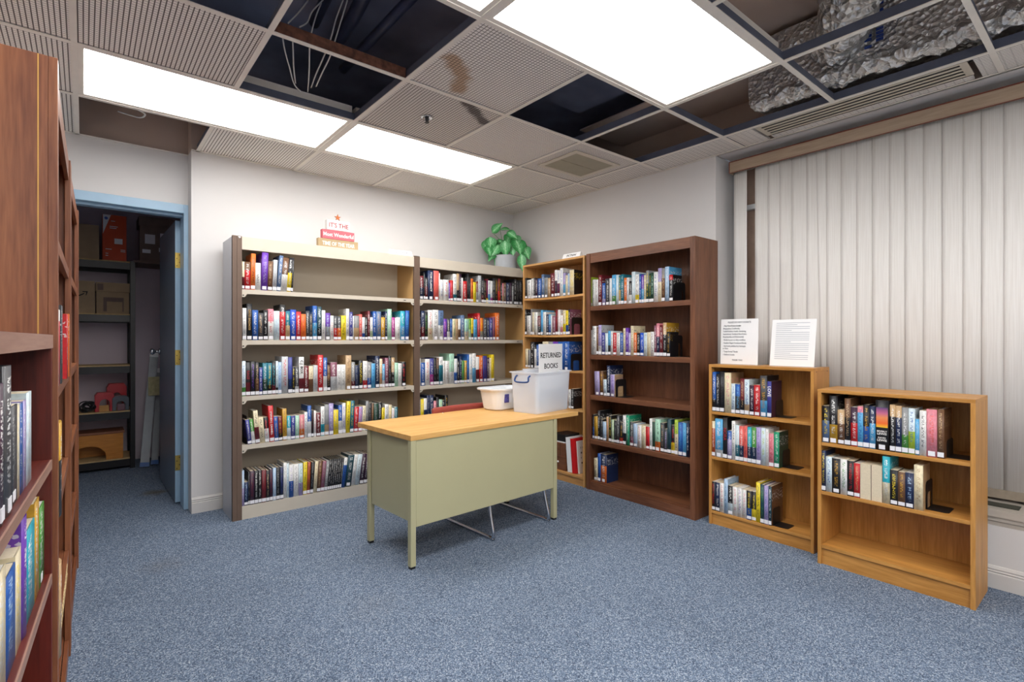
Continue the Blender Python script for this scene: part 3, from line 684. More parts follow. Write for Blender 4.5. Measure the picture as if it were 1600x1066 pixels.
# ------------------------------------------------------------------ books
def cover_mat():
    m, nt, b = newmat('book_cover')
    def attr(n):
        a = nt.nodes.new('ShaderNodeAttribute'); a.attribute_type = 'OBJECT'; a.attribute_name = n; return a
    a1, a2, a3, a4, ap = attr('c1'), attr('c2'), attr('c3'), attr('c4'), attr('prm')
    uv = nt.nodes.new('ShaderNodeUVMap'); uv.uv_map = 'UVMap'
    sp = nt.nodes.new('ShaderNodeSeparateXYZ'); link(nt, uv.outputs[0], sp.inputs[0])
    pp = nt.nodes.new('ShaderNodeSeparateXYZ'); link(nt, ap.outputs['Vector'], pp.inputs[0])   # fr, text amount, seed
    def math_(op, a, b_=None, c=None):
        n = nt.nodes.new('ShaderNodeMath'); n.operation = op
        for i, v in enumerate((a, b_, c)):
            if v is None: continue
            if isinstance(v, (int, float)): n.inputs[i].default_value = v
            else: link(nt, v, n.inputs[i])
        return n.outputs[0]
    def mixc(f, a, b_):
        n = nt.nodes.new('ShaderNodeMix'); n.data_type = 'RGBA'
        link(nt, f, n.inputs[0])
        for i, v in ((6, a), (7, b_)): link(nt, v, n.inputs[i])
        return n.outputs[2]
    u, v = sp.outputs[0], sp.outputs[1]; fr, tx, seed = pp.outputs[0], pp.outputs[1], pp.outputs[2]
    side = math_('GREATER_THAN', u, 1.5)
    low = math_('LESS_THAN', v, fr)
    base = mixc(low, a1.outputs['Color'], a2.outputs['Color'])
    def noise(us, vs, off, scale=1.0, det=1.0):
        c = nt.nodes.new('ShaderNodeCombineXYZ')
        link(nt, math_('MULTIPLY_ADD', u, us, seed), c.inputs[0]); link(nt, math_('MULTIPLY_ADD', v, vs, off), c.inputs[1]); link(nt, seed, c.inputs[2])
        n = nt.nodes.new('ShaderNodeTexNoise'); n.inputs['Scale'].default_value = scale; n.inputs['Detail'].default_value = det
        link(nt, c.outputs[0], n.inputs['Vector']); return n.outputs['Fac']
    gl = math_('GREATER_THAN', noise(4.0, 52.0, 3.0), 0.52)
    words = math_('GREATER_THAN', noise(0.0, 7.0, 11.0), 0.42)
    inu = math_('MULTIPLY', math_('GREATER_THAN', u, 0.30), math_('LESS_THAN', u, 0.70))
    inv = math_('MULTIPLY', math_('GREATER_THAN', v, 0.20), math_('LESS_THAN', v, 0.93))
    t_ = math_('MULTIPLY', math_('MULTIPLY', gl, words), math_('MULTIPLY', inu, inv))
    t_ = math_('MULTIPLY', t_, tx)
    base = mixc(t_, base, a3.outputs['Color'])
    # cover board: big title blocks and a picture patch
    gs = math_('GREATER_THAN', noise(9.0, 22.0, 5.0), 0.56)
    ins = math_('MULTIPLY', math_('GREATER_THAN', v, 0.62), math_('LESS_THAN', v, 0.88))
    ts = math_('MULTIPLY', math_('MULTIPLY', gs, ins), math_('MULTIPLY', tx, 0.7))
    sidec = mixc(ts, a4.outputs['Color'], a3.outputs['Color'])
    col = mixc(side, base, sidec)
    # slight print mottling
    n = noise(5.0, 12.0, 7.0, 1.0, 4.0)
    mr = nt.nodes.new('ShaderNodeMapRange'); mr.inputs[1].default_value = 0.3; mr.inputs[2].default_value = 0.7; mr.inputs[3].default_value = 0.80; mr.inputs[4].default_value = 1.08
    link(nt, n, mr.inputs[0])
    mu = nt.nodes.new('ShaderNodeMix'); mu.data_type = 'RGBA'; mu.blend_type = 'MULTIPLY'; mu.inputs[0].default_value = 1
    cc = nt.nodes.new('ShaderNodeCombineColor')
    for i in range(3): link(nt, mr.outputs[0], cc.inputs[i])
    link(nt, col, mu.inputs[6]); link(nt, cc.outputs[0], mu.inputs[7])
    link(nt, mu.outputs[2], b.inputs['Base Color'])
    b.inputs['Roughness'].default_value = 0.38; b.inputs['Specular IOR Level'].default_value = 0.45
    return m
M['cover'] = cover_mat()

def cover_mesh(name, w, d, h, hard):
    """spine slab and two boards around the page block; UV 0..1 on the spine, u+2 on the boards"""
    bm = bmesh.new(); uvl = bm.loops.layers.uv.new('UVMap')
    bt = 0.0028 if hard else 0.0007
    N = 5 if hard else 1
    bulge = min(0.004, w * 0.12) if hard else 0.0
    outer = [(w * k / N, -bulge * math.sin(PI * k / N)) for k in range(N + 1)]
    prof = outer + [(w, d), (w - bt, d), (w - bt, bt + 0.001), (bt, bt + 0.001), (bt, d), (0, d)]
    lo = [bm.verts.new((p[0], p[1], 0)) for p in prof]; hi = [bm.verts.new((p[0], p[1], h)) for p in prof]
    n = len(prof)
    for i in range(n):
        j = (i + 1) % n
        f = bm.faces.new((lo[i], lo[j], hi[j], hi[i])); f.smooth = i < N
        for l in f.loops:
            x, y, z = l.vert.co
            if i < N: l[uvl].uv = (x / w, z / h)
            else: l[uvl].uv = (2 + (y / d), z / h)
    for ring, zz in ((lo, 0), (hi, h)):
        # caps as strips: spine slab, two boards
        idx = list(range(N + 1))
        a = [ring[i] for i in range(N + 1)] + [ring[N + 3], ring[N + 4]]
        fs = [a, [ring[N], ring[N + 1], ring[N + 2], ring[N + 3]], [ring[0], ring[N + 4], ring[N + 5], ring[N + 6]]]
        for q in fs:
            f = bm.faces.new(q)
            for l in f.loops: l[uvl].uv = (2.5, 0.05)
    bmesh.ops.recalc_face_normals(bm, faces=bm.faces)
    me = bpy.data.meshes.new(name); bm.to_mesh(me); bm.free(); me.materials.append(M['cover']); return me, bt

def make_book(unit, inset, s0, s1, z, h, lean, c1, c2, fr, c3, c4, seed, label, shelf_label, hard, sticker=True, pages_out=False, title=None, sun=False, pull=0.0):
    (ox, oy), a = UNIT[unit]; a = math.radians(a)
    w_ = max(0.006, (s1 - s0) - 0.0006); d = (h * 0.64) if hard else min(0.125, h * 0.60)
    d = min(d, {'K1': .205, 'LO': .22}.get(unit, .25))
    e = Vector((math.cos(a), math.sin(a), 0)); n = Vector((-e.y, e.x, 0))
    loc = Vector((ox, oy, z)) + e * s0 + n * (inset - pull)
    kind = 'hardcover_book' if hard else 'paperback_book'
    t = thing(kind, label, 'book', (0, 0, 0), 0, shelf_label)
    R_ = Matrix.Rotation(a, 4, 'Z')
    if lean: 
        # lean about the bottom edge it rests on
        L = Matrix.Rotation(math.radians(lean), 4, 'Y'); off = Vector((w_, 0, 0)) if lean > 0 else Vector((0, 0, 0))
        T = Matrix.Translation(loc) @ R_ @ Matrix.Translation(off) @ L @ Matrix.Translation(-off)
    else: T = Matrix.Translation(loc) @ R_
    t.matrix_basis = T
    me, bt = cover_mesh('cover', w_, d, h, hard)
    o = bpy.data.objects.new('cover', me); COLL.objects.link(o); o.parent = t
    o['c1'] = list(c1); o['c2'] = list(c2); o['c3'] = list(c3); o['c4'] = list(c4); o['prm'] = [float(fr), 0.0 if (title or sun or pages_out) else (0.8 if c3 != c1 else 0.0), float(seed)]
    pi = 0.0025 if hard else 0.0
    pg = MB().box(bt, w_ - bt, bt + 0.002, d - pi - 0.001, pi + 0.0003, h - pi - (0.0 if hard else 0.0003)).build('pages', M['pages' if seed % 3 else 'pagesw'], t)
    if pages_out:
        o.matrix_basis = Matrix.Translation((w_, d, 0)) @ Matrix.Rotation(PI, 4, 'Z'); pg.matrix_basis = o.matrix_basis.copy()
    bl_ = min(0.004, w_ * 0.12) if hard else 0.0
    if sticker and not pages_out:
        sw = min(w_ - 0.002, 0.026)
        MB().box(w_ / 2 - sw / 2, w_ / 2 + sw / 2, -bl_ - 0.0006, -bl_ * 0.4, 0.006, 0.006 + min(0.022, 0.1 * h)).build('spine_label', M['label'], t)
    if title:
        ti, ink, size, frac = title
        m_ = Matrix.Translation((w_ / 2, -bl_ - 0.0006, h * frac)) @ STAND @ Matrix.Rotation(-PI / 2, 4, 'Z')
        text('spine_title', ti, size, M[ink], t, m_)
    if sun:
        N = 8; m_ = MB(); x0, x1 = w_ * 0.06, w_ * 0.94
        m_.box(x0, x1, -bl_ - 0.0008, -bl_ * 0.2, h * 0.46, h * 0.86); m_.build('spine_picture', SUNSET, t)
        for i, (tt, zz) in enumerate((('BEVERLY', .38), ('LEWIS', .33), ('DAVID', .25), ('LEWIS', .20))):
            text('spine_title', tt, 0.011 if i % 2 == 0 else 0.015, M['wink'], t, Matrix.Translation((w_ / 2, -bl_ - 0.001, h * zz)) @ STAND)
    return t
def sunset():
    m, nt, b = newmat('sunset_print')
    tc = nt.nodes.new('ShaderNodeTexCoord'); sp = nt.nodes.new('ShaderNodeSeparateXYZ'); link(nt, tc.outputs['Generated'], sp.inputs[0])
    r = nt.nodes.new('ShaderNodeValToRGB'); cr = r.color_ramp
    cr.elements[0].position = 0; cr.elements[0].color = lin('f0c030') + (1,); cr.elements[1].position = 1; cr.elements[1].color = lin('5a4a78') + (1,)
    for p, c in ((0.2, 'ee6a30'), (0.5, 'e8905a'), (0.72, 'c76a90')):
        e = cr.elements.new(p); e.color = lin(c) + (1,)
    link(nt, sp.outputs[2], r.inputs['Fac']); link(nt, r.outputs['Color'], b.inputs['Base Color']); b.inputs['Roughness'].default_value = 0.4
    return m
SUNSET = sunset()
INSET = {'U1': .006, 'U2': .006, 'O0': .012, 'BR': .03, 'K1': .008, 'K2': .008, 'LO': .012, 'C2': .02, 'C3': .02}
TITLES = {'BALDACCI': ('DAVID BALDACCI', 'gink', .017, .56), 'RAGE': ('RAGE', 'redink', .024, .62), 'C.J. BOX': ('C.J. BOX', 'ink', .026, .72), 'CANNELL': ('STEPHEN J. CANNELL', 'wink', .017, .52),
          'TOM CLANCY': ('TOM CLANCY', 'wink', .026, .62), 'LOVE': ('LOVE', 'wink', .026, .72), 'NORA': ('NORA', 'redink', .028, .6)}
PAL = {k: lin(v) for k, v in {'w': 'e6e6e4', 'cr': 'e3d6b4', 'k': '1c1c20', 'g': '8d8f90', 'dg': '45464a', 'sv': 'bfc2c6', 'r': 'c8242a', 'dr': '6d1f28', 'o': 'e0702a', 'ru': 'b4522e', 'y': 'ecd229', 'gd': 'c99a2e', 'b': '2459a8', 'rb': '1a50c0', 'nb': '1b2a4e', 'lb': 'a9c4e0', 'sk': '58a8d8', 't': '1f7183', 'dt': '1d4450', 'tl': '2aa5b8', 'gr': '4f9440', 'lm': 'a8c43a', 'mn': 'a9d6bd', 'mint': 'a9d6bd', 'em': '1f9a72', 'dgr': '27483a', 'lg': 'b8cfa8', 'p': '6a3aa8', 'pl': '3c2138', 'lp': 'a99ccb', 'mv': '8c5468', 'mg': 'b03a90', 'pk': 'dc8794', 'co': 'e0625a', 'br': '6b4a32', 'tn': 'c0a078', 'sl': '5a7398', 'ice': 'cfdfe6', 'in': '3d3f8c'}.items()}
SHELFNAME = {'U1': ('wide beige shelving', 'wide beige shelving'), 'U2': ('corner beige shelving', 'corner beige shelving'), 'O0': ('narrow oak bookcase', 'narrow oak bookcase'), 'BR': ('dark walnut bookcase', 'dark walnut bookcase'), 'K1': ('oak bookcase under the paper signs', 'oak case under paper signs'), 'K2': ('low oak bookcase by the window', 'low oak case by window'), 'LO': ('low cherry bookcase', 'low cherry bookcase'), 'C2': ('tall cherry bookcase', 'tall cherry bookcase'), 'C3': ('doorside cherry bookcase', 'doorside cherry bookcase')}
BOOKS = [
('U1','top',1.537,"""
0.0018,0.0178,0.1845,0,0.45,cr,dr,,,1,,|thin cream and maroon paperback~
0.0178,0.0542,0.1848,0,0.7,br,r,w,,1,,|brown and red paperback with white lettering~
0.0542,0.0829,0.2442,1.1,0,o,,k,,1,,|orange hardcover with black lettering~
0.0829,0.1181,0.1843,0,0,w,,k,,0,,|white paperback with black lettering~
0.1181,0.16,0.2588,1.8,0,p,,lp,,1,,|purple hardcover with lavender lettering~
0.16,0.1919,0.2034,1.8,0,br,,tn,,1,,|brown paperback with tan lettering~
0.1919,0.2186,0.2156,2.3,0,sv,,g,,1,,|silver hardcover with grey lettering~
0.2186,0.2446,0.2494,4.8,0,sl,,w,,1,,|slate blue hardcover with white lettering~
0.2446,0.2855,0.2363,4.5,0.5,br,w,w,,0,,|brown and white hardcover~
0.2855,0.3144,0.2421,4.2,0.55,k,y,w,,1,,|black and yellow hardcover with white lettering~
0.3144,0.3278,0.2413,2.7,0,k,,g,,1,,|thin black hardcover with grey lettering~"""),
('U1','second',1.197,"""
0.0046,0.0291,0.2145,0,0,w,,g,,1,,|white hardcover, first from left~
0.0291,0.0644,0.2445,0,0,k,,gd,,1,,BALDACCI|black hardcover with golden lettering~
0.0644,0.1014,0.2036,0,0,b,,w,,1,,|blue paperback with white lettering~
0.1014,0.1348,0.1847,0,0,dg,,tn,,1,,|charcoal paperback, fourth from left~
0.1348,0.1643,0.2061,0,0,k,,w,,1,,|black paperback, fifth from left~
0.1643,0.2005,0.2141,0,0.6,pk,w,r,,1,,|pink and white hardcover with red lettering~
0.2005,0.2394,0.2018,0,0,ice,,lb,,0,,|icy white paperback with pale blue lettering~
0.2394,0.2788,0.247,0,0.8,k,r,w,,1,,|black and red hardcover with white lettering~
0.2788,0.309,0.2044,0,0.5,t,tn,cr,,1,,|teal and tan paperback with cream lettering~
0.309,0.3503,0.215,0,0,rb,,w,,1,,|royal blue hardcover with white lettering~
0.3503,0.3844,0.2023,0,0,r,,w,,1,,|red paperback with white lettering~
0.3844,0.419,0.1869,0,0,o,,r,,1,,|orange paperback with red lettering~
0.419,0.4436,0.2092,0,0,dg,,w,,1,,|charcoal paperback with white lettering~
0.4436,0.4657,0.1886,0,0,dg,,tn,,1,,|charcoal paperback, fourteenth from left~
0.4657,0.4974,0.2494,0,0.5,b,sk,w,,1,,|blue and sky blue hardcover with white lettering~
0.4974,0.5309,0.2435,0,0.35,dt,k,w,,1,,|dark teal and black hardcover with white lettering~
0.5309,0.5579,0.2181,0,0,w,,g,,0,,|white hardcover, seventeenth from left~
0.5597,0.5939,0.1997,0,0.5,p,g,lb,,1,,|purple and grey paperback with pale blue lettering~
0.5939,0.6196,0.1811,0,0,w,,r,,0,,|white paperback with red lettering~
0.6196,0.6484,0.1795,0,0.5,dg,r,w,,1,,|charcoal and red paperback with white lettering~
0.6484,0.6761,0.1803,0,0.5,dg,o,w,,1,,|charcoal and orange paperback with white lettering~
0.6761,0.7142,0.1838,0,0,y,,k,,0,,|yellow paperback with black lettering~
0.7142,0.7388,0.2371,0,0,w,,dg,,1,,|white hardcover with charcoal lettering~
0.7388,0.7658,0.213,0,0,in,,w,,1,,|indigo hardcover with white lettering~
0.7658,0.7757,0.1835,0,0,w,,k,,0,,|thin white paperback with black lettering~
0.7757,0.8182,0.1868,0,0.5,g,tn,g,,1,,|thick grey and tan paperback~
0.8182,0.841,0.1979,0,0,co,,w,,1,,|coral paperback with white lettering~
0.841,0.8635,0.1757,0,0.3,w,b,b,,1,,|white and blue paperback~
0.8635,0.8861,0.1763,0,0,k,,w,,1,,|black paperback, twenty-ninth from left~
0.8861,0.9067,0.2257,0,0,dr,,w,,1,,|maroon hardcover with white lettering~
0.9067,0.9285,0.1775,0,0.4,w,lg,g,,1,,|white and pale green paperback with grey lettering~
0.9285,0.9572,0.2247,0,0,b,,w,,1,,|blue hardcover with white lettering~
0.9572,0.9978,0.2259,0,0,sl,,tn,,1,,|slate blue hardcover with tan lettering~
0.9978,1.0315,0.1801,0,0,gd,,w,,1,,|golden paperback with white lettering~
1.0315,1.0514,0.2281,0,0,nb,,w,,1,,|navy hardcover with white lettering~
1.0514,1.0886,0.2476,0,0,mn,,w,,0,,|mint hardcover with white lettering~
1.0886,1.1175,0.1826,0,0,mg,,w,,1,,|magenta paperback with white lettering~
1.1175,1.1274,0.1778,0,0,w,,,,0,,|thin white paperback~
1.1274,1.1643,0.1838,0,0,w,,g,,0,,|white paperback with grey lettering~
1.1643,1.2058,0.2358,0,0.5,tl,sk,w,,1,,|turquoise and sky blue hardcover with white lettering~
1.2058,1.2418,0.2401,1.4,0,b,,sk,,1,,|blue hardcover with sky blue lettering~"""),
('U1','third',0.822,"""
-0.0015,0.0249,0.2347,0,0.25,ice,gr,b,,1,,|icy white and green hardcover with blue lettering~
0.0249,0.0531,0.2267,0,0.4,k,dr,r,,1,,RAGE|black and maroon hardcover with red lettering~
0.0531,0.0833,0.2311,0,0,k,,p,,1,,|black hardcover with purple lettering~
0.0833,0.1081,0.2238,0,0.5,k,br,tn,,1,,|black and brown hardcover with tan lettering~
0.1081,0.1291,0.1883,0,0,in,,w,,1,,|indigo paperback with white lettering~
0.1291,0.1609,0.2181,0,0.5,t,dgr,w,,1,,|teal and dark green hardcover with white lettering~
0.1609,0.1897,0.2172,0,0.3,t,k,y,,1,,|teal and black hardcover with yellow lettering~
0.1897,0.2147,0.223,0,0.3,k,dr,tl,,1,,|black and maroon hardcover with turquoise lettering~
0.2147,0.2302,0.2292,0,0.2,ice,k,t,,1,,|thin icy white and black hardcover with teal lettering~
0.2302,0.2526,0.222,0,0,lb,,b,,1,,|pale blue hardcover~
0.2526,0.2953,0.2592,0,0,sv,,r,,0,,|thick silver hardcover with red lettering~
0.2953,0.3246,0.2539,0,0.4,in,nb,b,,1,,|indigo and navy hardcover with blue lettering~
0.3246,0.3429,0.1854,0,0,k,,y,,1,,|black paperback with yellow lettering~
0.3429,0.3693,0.1847,0,0.25,dg,w,w,,1,,|charcoal and white paperback~
0.3693,0.4048,0.2545,0,0.4,w,dr,dg,,1,,C.J. BOX|white and maroon hardcover with charcoal lettering~
0.4048,0.4385,0.1894,0,0,dr,,w,,1,,|maroon paperback with white lettering~
0.4385,0.4703,0.186,0,0.5,cr,br,br,,0,,|cream and brown paperback~
0.4703,0.5025,0.1919,0,0,sv,,g,,0,,|silver paperback with grey lettering~
0.5025,0.542,0.2657,0,0,r,,w,,1,,|red hardcover with white lettering~
0.542,0.5711,0.2462,0,0.45,b,w,w,,1,,|blue and white hardcover~
0.5711,0.5949,0.1889,0,0.45,br,k,tn,,1,,|brown and black paperback with tan lettering~
0.5963,0.6443,0.2091,0,0.5,mv,sv,w,,0,,|thick mauve and silver paperback with white lettering~
0.6443,0.6774,0.1912,0,0,w,,g,,0,,|white paperback, twenty-third from left~
0.6774,0.7104,0.1902,0,0,w,,g,,0,,|white paperback, twenty-fourth from left~
0.7104,0.7553,0.2593,0,0,tn,,br,,1,,|thick tan hardcover with brown lettering~
0.7553,0.784,0.2074,0,0.3,g,dr,w,,1,,|grey and maroon paperback with white lettering~
0.784,0.8136,0.1821,0,0,nb,,g,,1,,|navy paperback with grey lettering~
0.8136,0.847,0.218,0,0,k,,y,,1,,|black hardcover with yellow lettering~
0.847,0.8834,0.2122,0,0.3,w,r,g,,1,,|white and red paperback with grey lettering~
0.8834,0.9176,0.2038,0,0.4,g,b,w,,1,,|grey and blue paperback with white lettering~
0.9176,0.9479,0.1929,0,0,sk,,b,,0,,|sky blue paperback~
0.9479,0.9844,0.2497,0,0,nb,,w,,1,,|navy hardcover with white lettering~
0.9844,1.0088,0.2264,0,0.5,cr,tn,co,,1,,|cream and tan hardcover with coral lettering~
1.0088,1.0307,0.1853,0,0.3,sk,w,w,,1,,|sky blue and white paperback~
1.0307,1.061,0.2329,0,0,mv,,w,,1,,|mauve hardcover with white lettering~
1.061,1.086,0.2476,0,0,k,,g,,1,,|black hardcover with grey lettering~
1.086,1.114,0.2342,0,0.5,tn,k,w,,1,,|tan and black hardcover with white lettering~
1.114,1.1462,0.1923,0,0,mn,,w,,0,,|mint paperback with white lettering~
1.1462,1.1781,0.1862,0,0,w,,g,,0,,|white paperback, thirty-ninth from left~
1.1781,1.2168,0.1956,0,0,k,,r,,1,,|black paperback with red lettering~"""),
('U1','fourth',0.495,"""
0.0384,0.0633,0.167,-6.2,0,in,,w,,1,,|indigo paperback, first from left~
0.0633,0.0852,0.17,-5.8,0.5,gr,w,w,,1,,|green and white paperback~
0.0852,0.1139,0.2242,-4.1,0.5,cr,dr,k,,1,,|cream and maroon hardcover with black lettering~
0.1139,0.1465,0.1752,-4.5,0,cr,,k,,0,,|cream paperback with black lettering~
0.1465,0.1742,0.1722,-3.9,0.55,k,w,r,,1,,|black and white paperback with red lettering~
0.1742,0.2074,0.2493,-2.7,0,r,,w,,1,,CANNELL|red hardcover with white lettering~
0.2074,0.234,0.1716,-2.4,0,b,,gd,,1,,|blue paperback with golden lettering~
0.234,0.2607,0.1689,-1.9,0.3,dr,k,gd,,1,,|maroon and black paperback with golden lettering~
0.2607,0.2896,0.221,-1.1,0,gd,,br,,1,,|golden hardcover with brown lettering~
0.2896,0.3151,0.1691,-0.7,0.5,tl,ice,w,,1,,|turquoise and icy white paperback~
0.3151,0.3445,0.1663,0,0,in,,w,,1,,|indigo paperback, eleventh from left~
0.3445,0.3723,0.1655,0,0,mn,,w,,1,,|mint paperback with white lettering~
0.3723,0.408,0.1683,0,0.4,pk,o,cr,,1,,|pink and orange paperback with cream lettering~
0.4078,0.4297,0.1845,0,0,w,,b,,0,,|white paperback with blue lettering~
0.4297,0.4565,0.2291,0,0.5,b,w,w,,1,,|blue and white hardcover, fifteenth from left~
0.4565,0.4738,0.194,0,0,k,,dr,,1,,|thin black paperback with maroon lettering~
0.4738,0.4913,0.1886,0,0,w,,pk,,1,,|thin white paperback with pink lettering~
0.4913,0.5237,0.1726,0,0,dr,,w,,1,,|maroon paperback with white lettering~
0.5237,0.5521,0.2155,0,0.4,w,tl,k,,1,,|white and turquoise hardcover with black lettering~
0.5521,0.584,0.2269,0,0.35,g,tn,g,,1,,|grey and tan hardcover~
0.584,0.6183,0.2323,0,0,lp,,w,,1,,|lavender hardcover with white lettering~
0.6183,0.655,0.1811,0,0,y,,g,,0,,|yellow paperback with grey lettering~
0.655,0.6839,0.2148,0,0.45,b,w,w,,1,,|blue and white hardcover, twenty-third from left~
0.6839,0.7109,0.2267,0,0,w,,p,,1,,|white hardcover with purple lettering~
0.7109,0.7424,0.2381,2,0,y,,k,,0,,|yellow hardcover with black lettering~
0.7424,0.7721,0.2398,2.2,0,t,,y,,1,,|teal hardcover with yellow lettering~
0.7721,0.8086,0.1898,2.6,0,r,,w,,1,,|red paperback with white lettering~
0.8086,0.839,0.1891,2.6,0.25,lp,r,r,,1,,|lavender and red paperback~
0.839,0.8674,0.1931,1.9,0,cr,,dgr,,1,,|cream paperback with dark green lettering~
0.8674,0.8917,0.2288,1.3,0,g,,br,,1,,|grey hardcover with brown lettering~
0.8917,0.9161,0.2102,1.2,0,k,,g,,1,,|black paperback with grey lettering~
0.9159,0.9333,0.206,1.1,0,br,,tn,,1,,|thin brown paperback with tan lettering~
0.9333,0.9734,0.2038,1.1,0,dgr,,g,,1,,|dark green paperback with grey lettering~
0.9734,1.0013,0.2106,1.1,0,k,,w,,1,,|black paperback with white lettering~
1.0013,1.0269,0.1658,1.1,0,y,,k,,1,,|yellow paperback with black lettering~
1.0269,1.0604,0.1896,0.9,0,w,,k,,0,,|white paperback with black lettering~
1.0604,1.0917,0.1824,0,0,cr,,y,,0,,|cream paperback with yellow lettering~
1.0917,1.1154,0.1561,0,0,w,,pk,,1,,|white paperback with pink lettering~
1.1154,1.1419,0.1613,0,0,t,,w,,1,,|teal paperback with white lettering~"""),
('U1','bottom',0.088,"""
-0.0014,0.016,0.2375,0,0.5,lb,lp,w,,0,,|thin pale blue and lavender hardcover with white lettering~
0.016,0.0399,0.1577,0,0,nb,,lb,,1,,|navy paperback with pale blue lettering~
0.0399,0.0502,0.2233,0,0,k,,g,,1,,|thin black hardcover with grey lettering~
0.0502,0.0788,0.2262,0,0,pl,,dr,,1,,|plum hardcover, fourth from left~
0.0788,0.1024,0.224,0,0,k,,w,,1,,|black hardcover, fifth from left~
0.1024,0.124,0.2224,0,0,k,,w,,1,,|black hardcover, sixth from left~
0.124,0.1526,0.2204,0,0,dr,,dr,,1,,|maroon hardcover~
0.1526,0.1749,0.2143,0,0,k,,tn,,1,,|black hardcover with tan lettering~
0.1749,0.1951,0.2191,0,0,pl,,dr,,1,,|plum hardcover, ninth from left~
0.1951,0.2166,0.2241,0,0,lb,,w,,1,,|pale blue hardcover with white lettering~
0.2166,0.2422,0.2246,0,0,k,,g,,1,,|black hardcover, eleventh from left~
0.2422,0.2652,0.2228,0,0,nb,,in,,1,,|navy hardcover with indigo lettering~
0.2652,0.2861,0.2488,0,0,w,,g,,0,,|white hardcover, thirteenth from left~
0.2861,0.3022,0.2418,0,0,ice,,b,,0,,|thin icy white hardcover with blue lettering~
0.3022,0.3327,0.2277,0,0.5,w,b,lp,,0,,|white and blue hardcover with lavender lettering~
0.3327,0.3676,0.229,0,0,w,,g,,0,,|white hardcover, sixteenth from left~
0.3676,0.3967,0.2284,0,0.4,ice,lp,gr,,0,,|icy white and lavender hardcover with green lettering~
0.3967,0.4245,0.2326,1.2,0,y,,k,,1,,|yellow hardcover with black lettering~
0.4245,0.4456,0.2285,1.9,0,ru,,k,,1,,|rust hardcover with black lettering~
0.4456,0.4691,0.2244,3.3,0,k,,g,,1,,|black hardcover, twentieth from left~
0.4691,0.4936,0.2269,3.9,0,cr,,tn,,0,,|cream hardcover with tan lettering~
0.4936,0.5209,0.2248,4.6,0,br,,tn,,1,,|brown hardcover with tan lettering~
0.5209,0.5472,0.2183,5.3,0,mv,,g,,1,,|mauve hardcover with grey lettering~
0.5472,0.5715,0.2189,5.3,0,g,,w,,1,,|grey hardcover with white lettering~
0.5715,0.5871,0.2245,5.7,0,k,,w,,1,,|thin black hardcover, twenty-fifth from left~
0.5871,0.6018,0.2236,5.7,0,k,,w,,1,,|thin black hardcover, twenty-sixth from left~
0.6018,0.6166,0.2228,5.8,0,k,,w,,1,,|thin black hardcover, twenty-seventh from left~
0.6166,0.6315,0.2223,5.8,0,k,,w,,1,,|thin black hardcover, twenty-eighth from left~
0.6315,0.6465,0.2219,5.9,0,k,,w,,1,,|thin black hardcover, twenty-ninth from left~
0.6465,0.6615,0.2215,5.9,0,k,,w,,1,,|thin black hardcover, thirtieth from left~
0.6615,0.6762,0.2211,5.9,0,k,,w,,1,,|thin black hardcover, thirty-first from left~
0.6762,0.7029,0.2214,6.6,0.75,w,b,k,,0,,|white and blue hardcover with black lettering~
0.7029,0.7519,0.2333,7.5,0,dt,,w,,1,,|thick dark teal hardcover with white lettering~
0.7519,0.7803,0.2349,7.1,0,w,,g,,0,,|white hardcover, thirty-fourth from left~
0.7803,0.8161,0.2304,7.3,0,ice,,g,,0,,|icy white hardcover with grey lettering~
0.8161,0.8499,0.2302,7.2,0,pl,,w,,1,,|plum hardcover, thirty-sixth from left~
0.8499,0.8743,0.226,7.4,0,pl,,w,,1,,|plum hardcover, thirty-seventh from left~
0.8743,0.8989,0.2249,7.5,0,pl,,w,,1,,|plum hardcover, thirty-eighth from left~
0.8989,0.9261,0.2216,7,0,k,,w,,1,,|black hardcover, thirty-ninth from left~"""),
